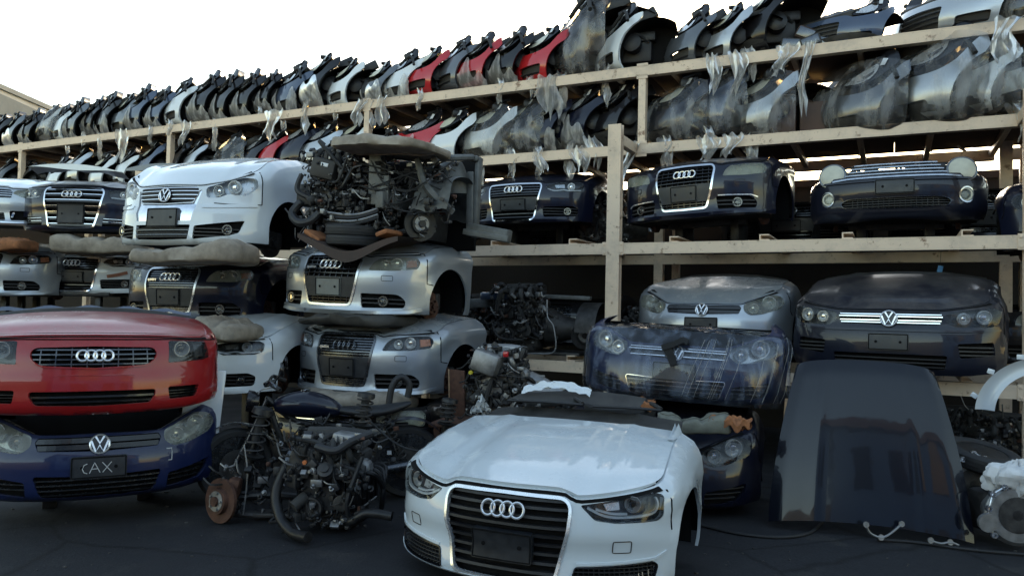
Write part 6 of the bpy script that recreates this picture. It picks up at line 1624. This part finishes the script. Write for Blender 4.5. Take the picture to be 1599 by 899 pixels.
# ------------------------------------------------------------------ clutter at the right edge
wh = thing('spare_wheel', 'dusty spare wheel lying on its side at the right, by the white bag', 'wheel', at(1532, 712, 6.1), 0, None, (12, 6)); tyre(wh, (0, 0, 0), (0, 0, 1), .29, .13, 'rubber', 'dark_iron')
m_ = MB(); m_.box((.03, -.02, .03), (.13, .05, .02), Matrix.Rotation(.4, 3, 'Z'), .004); m_.build('sticker', M['orange'], wh)
def gearbox(label, loc, yaw, s, seed):
    g_ = thing('gearbox', label, 'gearbox', loc, yaw, GE); r_ = random.Random(seed)
    m_ = MB(); m_.lathe([(.06 * s, .02), (.19 * s, .02), (.215 * s, .0), (.215 * s, -.03), (.19 * s, -.05), (.15 * s, -.2), (.11 * s, -.4), (.05 * s, -.42)], (0, 0, .24 * s), (-.25, -1, .05), 30)
    gb_ = m_.build('bell_housing', M['alu'], g_)
    m_ = MB(); pr = []
    for k in range(11):
        a = -.6 + k * .44; rr = .225 + .02 * (k % 2); c = Vector((rr * math.cos(a), -.005, .24 + rr * math.sin(a))) * s; pr.append(c)
        m_.lathe([(.010 * s, -.02), (.022 * s, -.02), (.022 * s, .012), (.010 * s, .012), (.010 * s, -.02)], c, (-.25, -1, .05), 10)
    m_.tube(pr, .007 * s, 5); m_.build('flange', M['satin'], gb_)
    pulley(g_, Vector((.0, .02, .24)) * s, .13 * s, 'dark_iron', (-.25, -1, .05), 6, 'iron', .04, 'clutch')
    m_ = MB(); m_.lathe([(.05 * s, 0), (.065 * s, .0), (.065 * s, .03), (.05 * s, .03)], Vector((-.25, -.02, .2)) * s, (-.2, -1, .0), 18); m_.build('starter_bore', M['alu'], g_)
    m_ = MB(); m_.box(Vector((.05, .25, .2)) * s, Vector((.26, .36, .30)) * s, None, .04); m_.build('case', M['iron'], g_); return g_
gearbox('gearbox with a bright flange and clutch lying at the right edge on the asphalt', at(1588, 858, 5.45), 6, 1.0, 3); gearbox('second gearbox with a bright toothed flange, behind the other by the standing bonnet', at(1520, 815, 5.95), 10, 1.0, 5)
for o in bpy.data.objects:
    if o.name.startswith('gearbox') and o.get('label'): o.location.z = .02 if 'right edge' in o['label'] else .12
bgk = thing('plastic_bag', 'crumpled white plastic bag on the gearboxes at the right edge', 'bag', at(1590, 772, 5.55), -10)
def bagf(u, v):
    a = 2 * math.pi * u; b_ = math.pi * (v - .5); n_ = noise.noise(Vector((math.cos(a) * 2, math.sin(a) * 2, v * 4))) * .35 + noise.noise(Vector((math.cos(a) * 6, math.sin(a) * 6, v * 9))) * .15
    k = 1 + n_; return (.21 * math.cos(b_) * math.cos(a) * k, .16 * math.cos(b_) * math.sin(a) * k, .11 + .13 * math.sin(b_) * k)
m_ = MB(); m_.grid(bagf, 48, 24); m_.build('bag', M['white_bag'], bgk, 25)
fd = thing('front_wing', 'white front wing with bolt tabs hanging at the right edge above the wheel', 'car wing', at(1632, 628, 6.1), -30)
def fdf(u, v): a = math.pi * (.98 - .62 * u); return ((.36 + .14 * v) * math.cos(a) + .02, .05 * math.sin(v * 3) - .04 * v, (.36 + .12 * v) * math.sin(a) - .12)
m_ = MB(); m_.grid(fdf, 24, 6); m_.grid(lambda u, v: tuple(Vector(fdf(u, 0)) + Vector((0, .05 * v, 0))), 24, 2); m_.build('panel', M['white'], fd, 50)
for k in range(4):
    m_ = MB(); q = Vector(fdf(.1 + .25 * k, 1)); m_.box(q + Vector((-.02, .01, .02)), (.05, .006, .04), Matrix.Rotation(.6 - .3 * k, 3, 'Y'), .002); m_.build('bolt_tab', M['white'], fd)
# tube-and-gasket scraps at the foot of the bonnet
for (px, py, Z, pts, lb) in ((1380, 832, 5.6, [(-.13, 0, .06), (-.1, 0, .0), (-.02, 0, -.03), (.05, 0, .0), (.13, 0, .07)], 'bright bent metal gasket lying under the standing bonnet'), (1475, 848, 5.5, [(-.1, 0, .02), (-.03, 0, 0), (.04, 0, .01), (.1, 0, -.01)], 'small bright bracket lying right of the bent gasket')):
    t = thing('metal_scrap', lb, 'scrap', at(px, py, Z), 0); t.location.z = max(.02, t.location.z); m_ = MB(); m_.tube(pts, .009, 6, smooth=4)
    for q in pts[::2]: m_.lathe([(.010, -.006), (.022, -.006), (.022, .006), (.010, .006)], q, (0, -1, .2), 10)
    m_.build('bar', M['alu'], t)
def cable(label, pts, r, mat='rubber', name='hose', cat='hose'):
    t = thing(name, label, cat, pts[0], 0); o = Vector(pts[0]); m_ = MB(); m_.tube([Vector(q) - o for q in pts], r, 7, smooth=8); m_.build('tube', M[mat], t); return t
def gp(px, py, z=.014):
    a = at(px, py, 1.0) - Vector((0, 0, CAM_H)); k = (z - CAM_H) / a.z; return Vector((0, 0, CAM_H)) + a * k
cable('thin black hose looping over the asphalt between the white half car and the standing bonnet', [gp(1090, 818), gp(1150, 832), gp(1215, 838), gp(1262, 832), gp(1284, 815)], .012)
cable('thin black cable on the asphalt in front of the standing bonnet and gearboxes', [gp(1370, 842), gp(1430, 846), gp(1520, 858), gp(1640, 868)], .011, name='cable', cat='cable')
cable('black cable sagging from the motorcycle to the white bonnet', [at(575, 655, 6.2), at(615, 690, 6.1), at(650, 703, 6.0), at(690, 700, 5.9)], .008, name='cable', cat='cable')

# pale panel leaning behind the red and blue fronts
wp = thing('door_skin', 'narrow white panel edge leaning behind the right side of the blue front', 'panel', at(336, 700, 6.2), 22, None, (0, 2))
m_ = MB(); m_.box((-.12, .1, .22), (.3, .03, .82), Matrix.Rotation(.05, 3, 'Y'), .01); m_.build('panel', M['white'], wp)
# loose white wing on the left-edge car, dark bonnet behind it
lw_ = thing('front_wing', 'loose white wing lying on the silver-white half car at the left edge', 'car wing', at(118, 274, 10.1), 10)
m_ = MB(); m_.grid(lambda u, v: ((u - .5) * 1.15, v * .3, .02 + .13 * math.sin(math.pi * (u * .85 + .1)) ** .6 - .05 * v + .01 * math.sin(u * 20)), 24, 5); m_.grid(lambda u, v: ((u - .5) * 1.15, -.004, .02 + .13 * math.sin(math.pi * (u * .85 + .1)) ** .6 * (1 - .62 * v * math.sin(3.14 * u))), 24, 3); m_.build('panel', M['white'], lw_, 60)
lw2 = thing('car_bonnet', 'dark slate bonnet lying behind the chrome-barred black half car', 'bonnet', at(255, 266, 10.8), -10); m_ = MB(); m_.grid(lambda u, v: ((u - .5) * 1.2, v * .5, .02 + .08 * math.sin(3.14 * u) ** .7 + .05 * v), 20, 6); m_.grid(lambda u, v: ((u - .5) * 1.2, 0, (.02 + .08 * math.sin(3.14 * u) ** .7) * (1 - v)), 20, 2); m_.build('skin', M['slate'], lw2, 60)
# brown cartons in the gap of the second shelf
for i, (ds, w_, h_, lb) in enumerate(((0, .30, .42, 'narrow brown carton beside the filmed silver nose cut on the second shelf'), (.33, .30, .38, 'brown carton right of the narrow one on the second shelf'))):
    s = s_at(1222, UPK - .35, Z2) + ds; t = thing('carton', lb, 'carton', rk(s, UPK - .4, Z2 + .004), -26 + 8 * i, 'brown cartons on the second shelf')
    m_ = MB(); m_.box((0, 0, h_ / 2), (w_, .3, h_), None, .004); m_.build('box', M['deck'], t); m_ = MB(); m_.box((-w_ * .25, -.02, h_ + .02), (w_ * .5, .3, .004), Matrix.Rotation(.4, 3, 'Y'), .001); m_.build('flap', M['deck'], t)
sj = s_at(1258, UPK - .25, Z1); t = thing('headlamp_pile', 'small heap of dark lamp housings beside the big black nose cut on the top shelf', 'lamp heap', rk(sj, UPK - .3, Z1 + .004), -26)
for i, (x, y, z, a) in enumerate(((-.16, 0, .10, .2), (.06, -.03, .09, -.3), (.0, .05, .22, .5), (.22, 0, .08, .1))):
    m_ = MB(); m_.box((x, y, z), (.24, .2, .16), Matrix.Rotation(a, 3, 'Y'), .04); hsg = m_.build('lamp_housing', M['dusty_black' if i != 2 else 'brown'], t); m_ = MB(); m_.box((x, y - .10, z), (.19, .02, .11), Matrix.Rotation(a, 3, 'Y'), .008); m_.build('lens', M['dark_chrome'], hsg)
# torn film hanging from the beams
fg = 'torn plastic film hanging from the shelves'
for i, (px, row, w_, h_, lb) in enumerate(((192, 1, .30, .62, 'long grey film shred hanging from the top beam at the left'), (290, 1, .22, .42, 'film shred hanging under the white nose cut left of the cream post'), (424, 1, .34, .5, 'bushy film shred under the spiked black nose cut'), (565, 1, .2, .4, 'film shred hanging left of a cream post mid-left'), (600, 1, .2, .46, 'film shred hanging right of a cream post mid-left'),
        (860, 1, .34, .62, 'wide film shred hanging under the rightmost red nose cut'), (1118, 1, .16, .5, 'narrow film shred under the grey nose cut right of the gap'), (1150, 1, .18, .55, 'film shred hanging under the silver nose cut on the top shelf'), (1225, 1, .22, .36, 'short film shred under the big black nose cut on the top shelf'), (1258, 1, .10, .85, 'long thin brownish film strand hanging in the gap'), (1575, 1, .26, .5, 'film shred hanging at the right edge of the top shelf'),
        (845, 2, .16, .34, 'film shred hanging under the left navy nose cut by the tall post'), (905, 2, .24, .36, 'double film shred hanging just left of the tall post'), (1105, 2, .24, .34, 'film bunch hanging over the ringed navy half car'), (1140, 2, .2, .3, 'film bunch hanging right beside another over the ringed navy half car'), (985, 2, .14, .75, 'long film strand hanging along the tall post'))):
    zz = (Z1 if row == 1 else Z2) + .02; s = s_at(px, UPK + .02, zz)
    t = thing('film_shred', lb, 'plastic film', rk(s, UPK + .03, zz), -26, fg)
    link('film', strip_film(None, 200 + i, w_, h_), t)

st = MB(); st.grid(lambda u, v: tig_sh.S(-.05 + .2 * u, .60, 0) + Vector((0, .16 + .10 * v, .075 + .028 * v)), 4, 3); st.build('sticker', M['beige'], tig)
tg_ = thing('paper_tag', 'small light blue tag hanging above the dusty black half car', 'tag', at(1468, 420, 8.2), -20); m_ = MB(); m_.box((0, 0, 0), (.05, .006, .07), Matrix.Rotation(.2, 3, 'Y'), .002); m_.build('tag', plain('blue_tag', (.10, .30, .55), .5), tg_); m_ = MB(); m_.tube([(0, 0, .035), (.01, 0, .25)], .002, 4); m_.build('string', M['rubber'], tg_)
m_ = MB(); gb_sh.strip(m_, dens([(.46, .335), (.50, .335), (.495, .25), (.47, .25)], .02, False), .006, -.003, .002); m_.build('scratch', M['scratch'], gb)
# second row of dark fronts deep on the shelves
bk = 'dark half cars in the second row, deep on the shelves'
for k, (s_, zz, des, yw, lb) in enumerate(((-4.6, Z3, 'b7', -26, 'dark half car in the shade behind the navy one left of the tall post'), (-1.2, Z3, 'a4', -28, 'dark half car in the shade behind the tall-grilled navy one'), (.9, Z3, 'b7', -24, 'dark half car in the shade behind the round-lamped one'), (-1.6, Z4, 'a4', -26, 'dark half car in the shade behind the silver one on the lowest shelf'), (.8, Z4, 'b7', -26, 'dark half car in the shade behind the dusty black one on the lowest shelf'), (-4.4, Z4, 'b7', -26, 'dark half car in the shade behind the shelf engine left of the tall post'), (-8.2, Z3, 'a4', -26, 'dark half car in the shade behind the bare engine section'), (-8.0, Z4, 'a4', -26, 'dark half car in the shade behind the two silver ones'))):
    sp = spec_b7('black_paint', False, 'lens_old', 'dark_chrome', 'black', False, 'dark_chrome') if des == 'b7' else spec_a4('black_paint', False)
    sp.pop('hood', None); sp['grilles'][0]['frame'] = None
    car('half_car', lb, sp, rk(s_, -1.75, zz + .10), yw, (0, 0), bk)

# trestles carrying the far left stacks
for px, py, Z, zt_, lb in ((113, 470, 11.2, 1.70, 'dark steel trestle under the white half car with the taped bumper'), (-30, 470, 11.0, 1.68, 'dark steel trestle under the left-edge silver half car with amber-tipped lamps'), (275, 480, 8.9, .0, None)):
    if lb is None: continue
    p = at(px, py, Z); t = thing('trestle', lb, 'trestle', (p.x, p.y, 0), 0, 'steel trestles under the far left stacks')
    for x in (-.55, .55):
        for y in (-.3, .4):
            m_ = MB(); m_.box((x, y, zt_ / 2), (.08, .08, zt_), None, .008); m_.build('leg', M['dark_iron'], t)
    m_ = MB(); m_.box((0, .05, zt_ + .03), (1.5, .95, .06), None, .01); m_.build('top', M['dark_iron'], t)
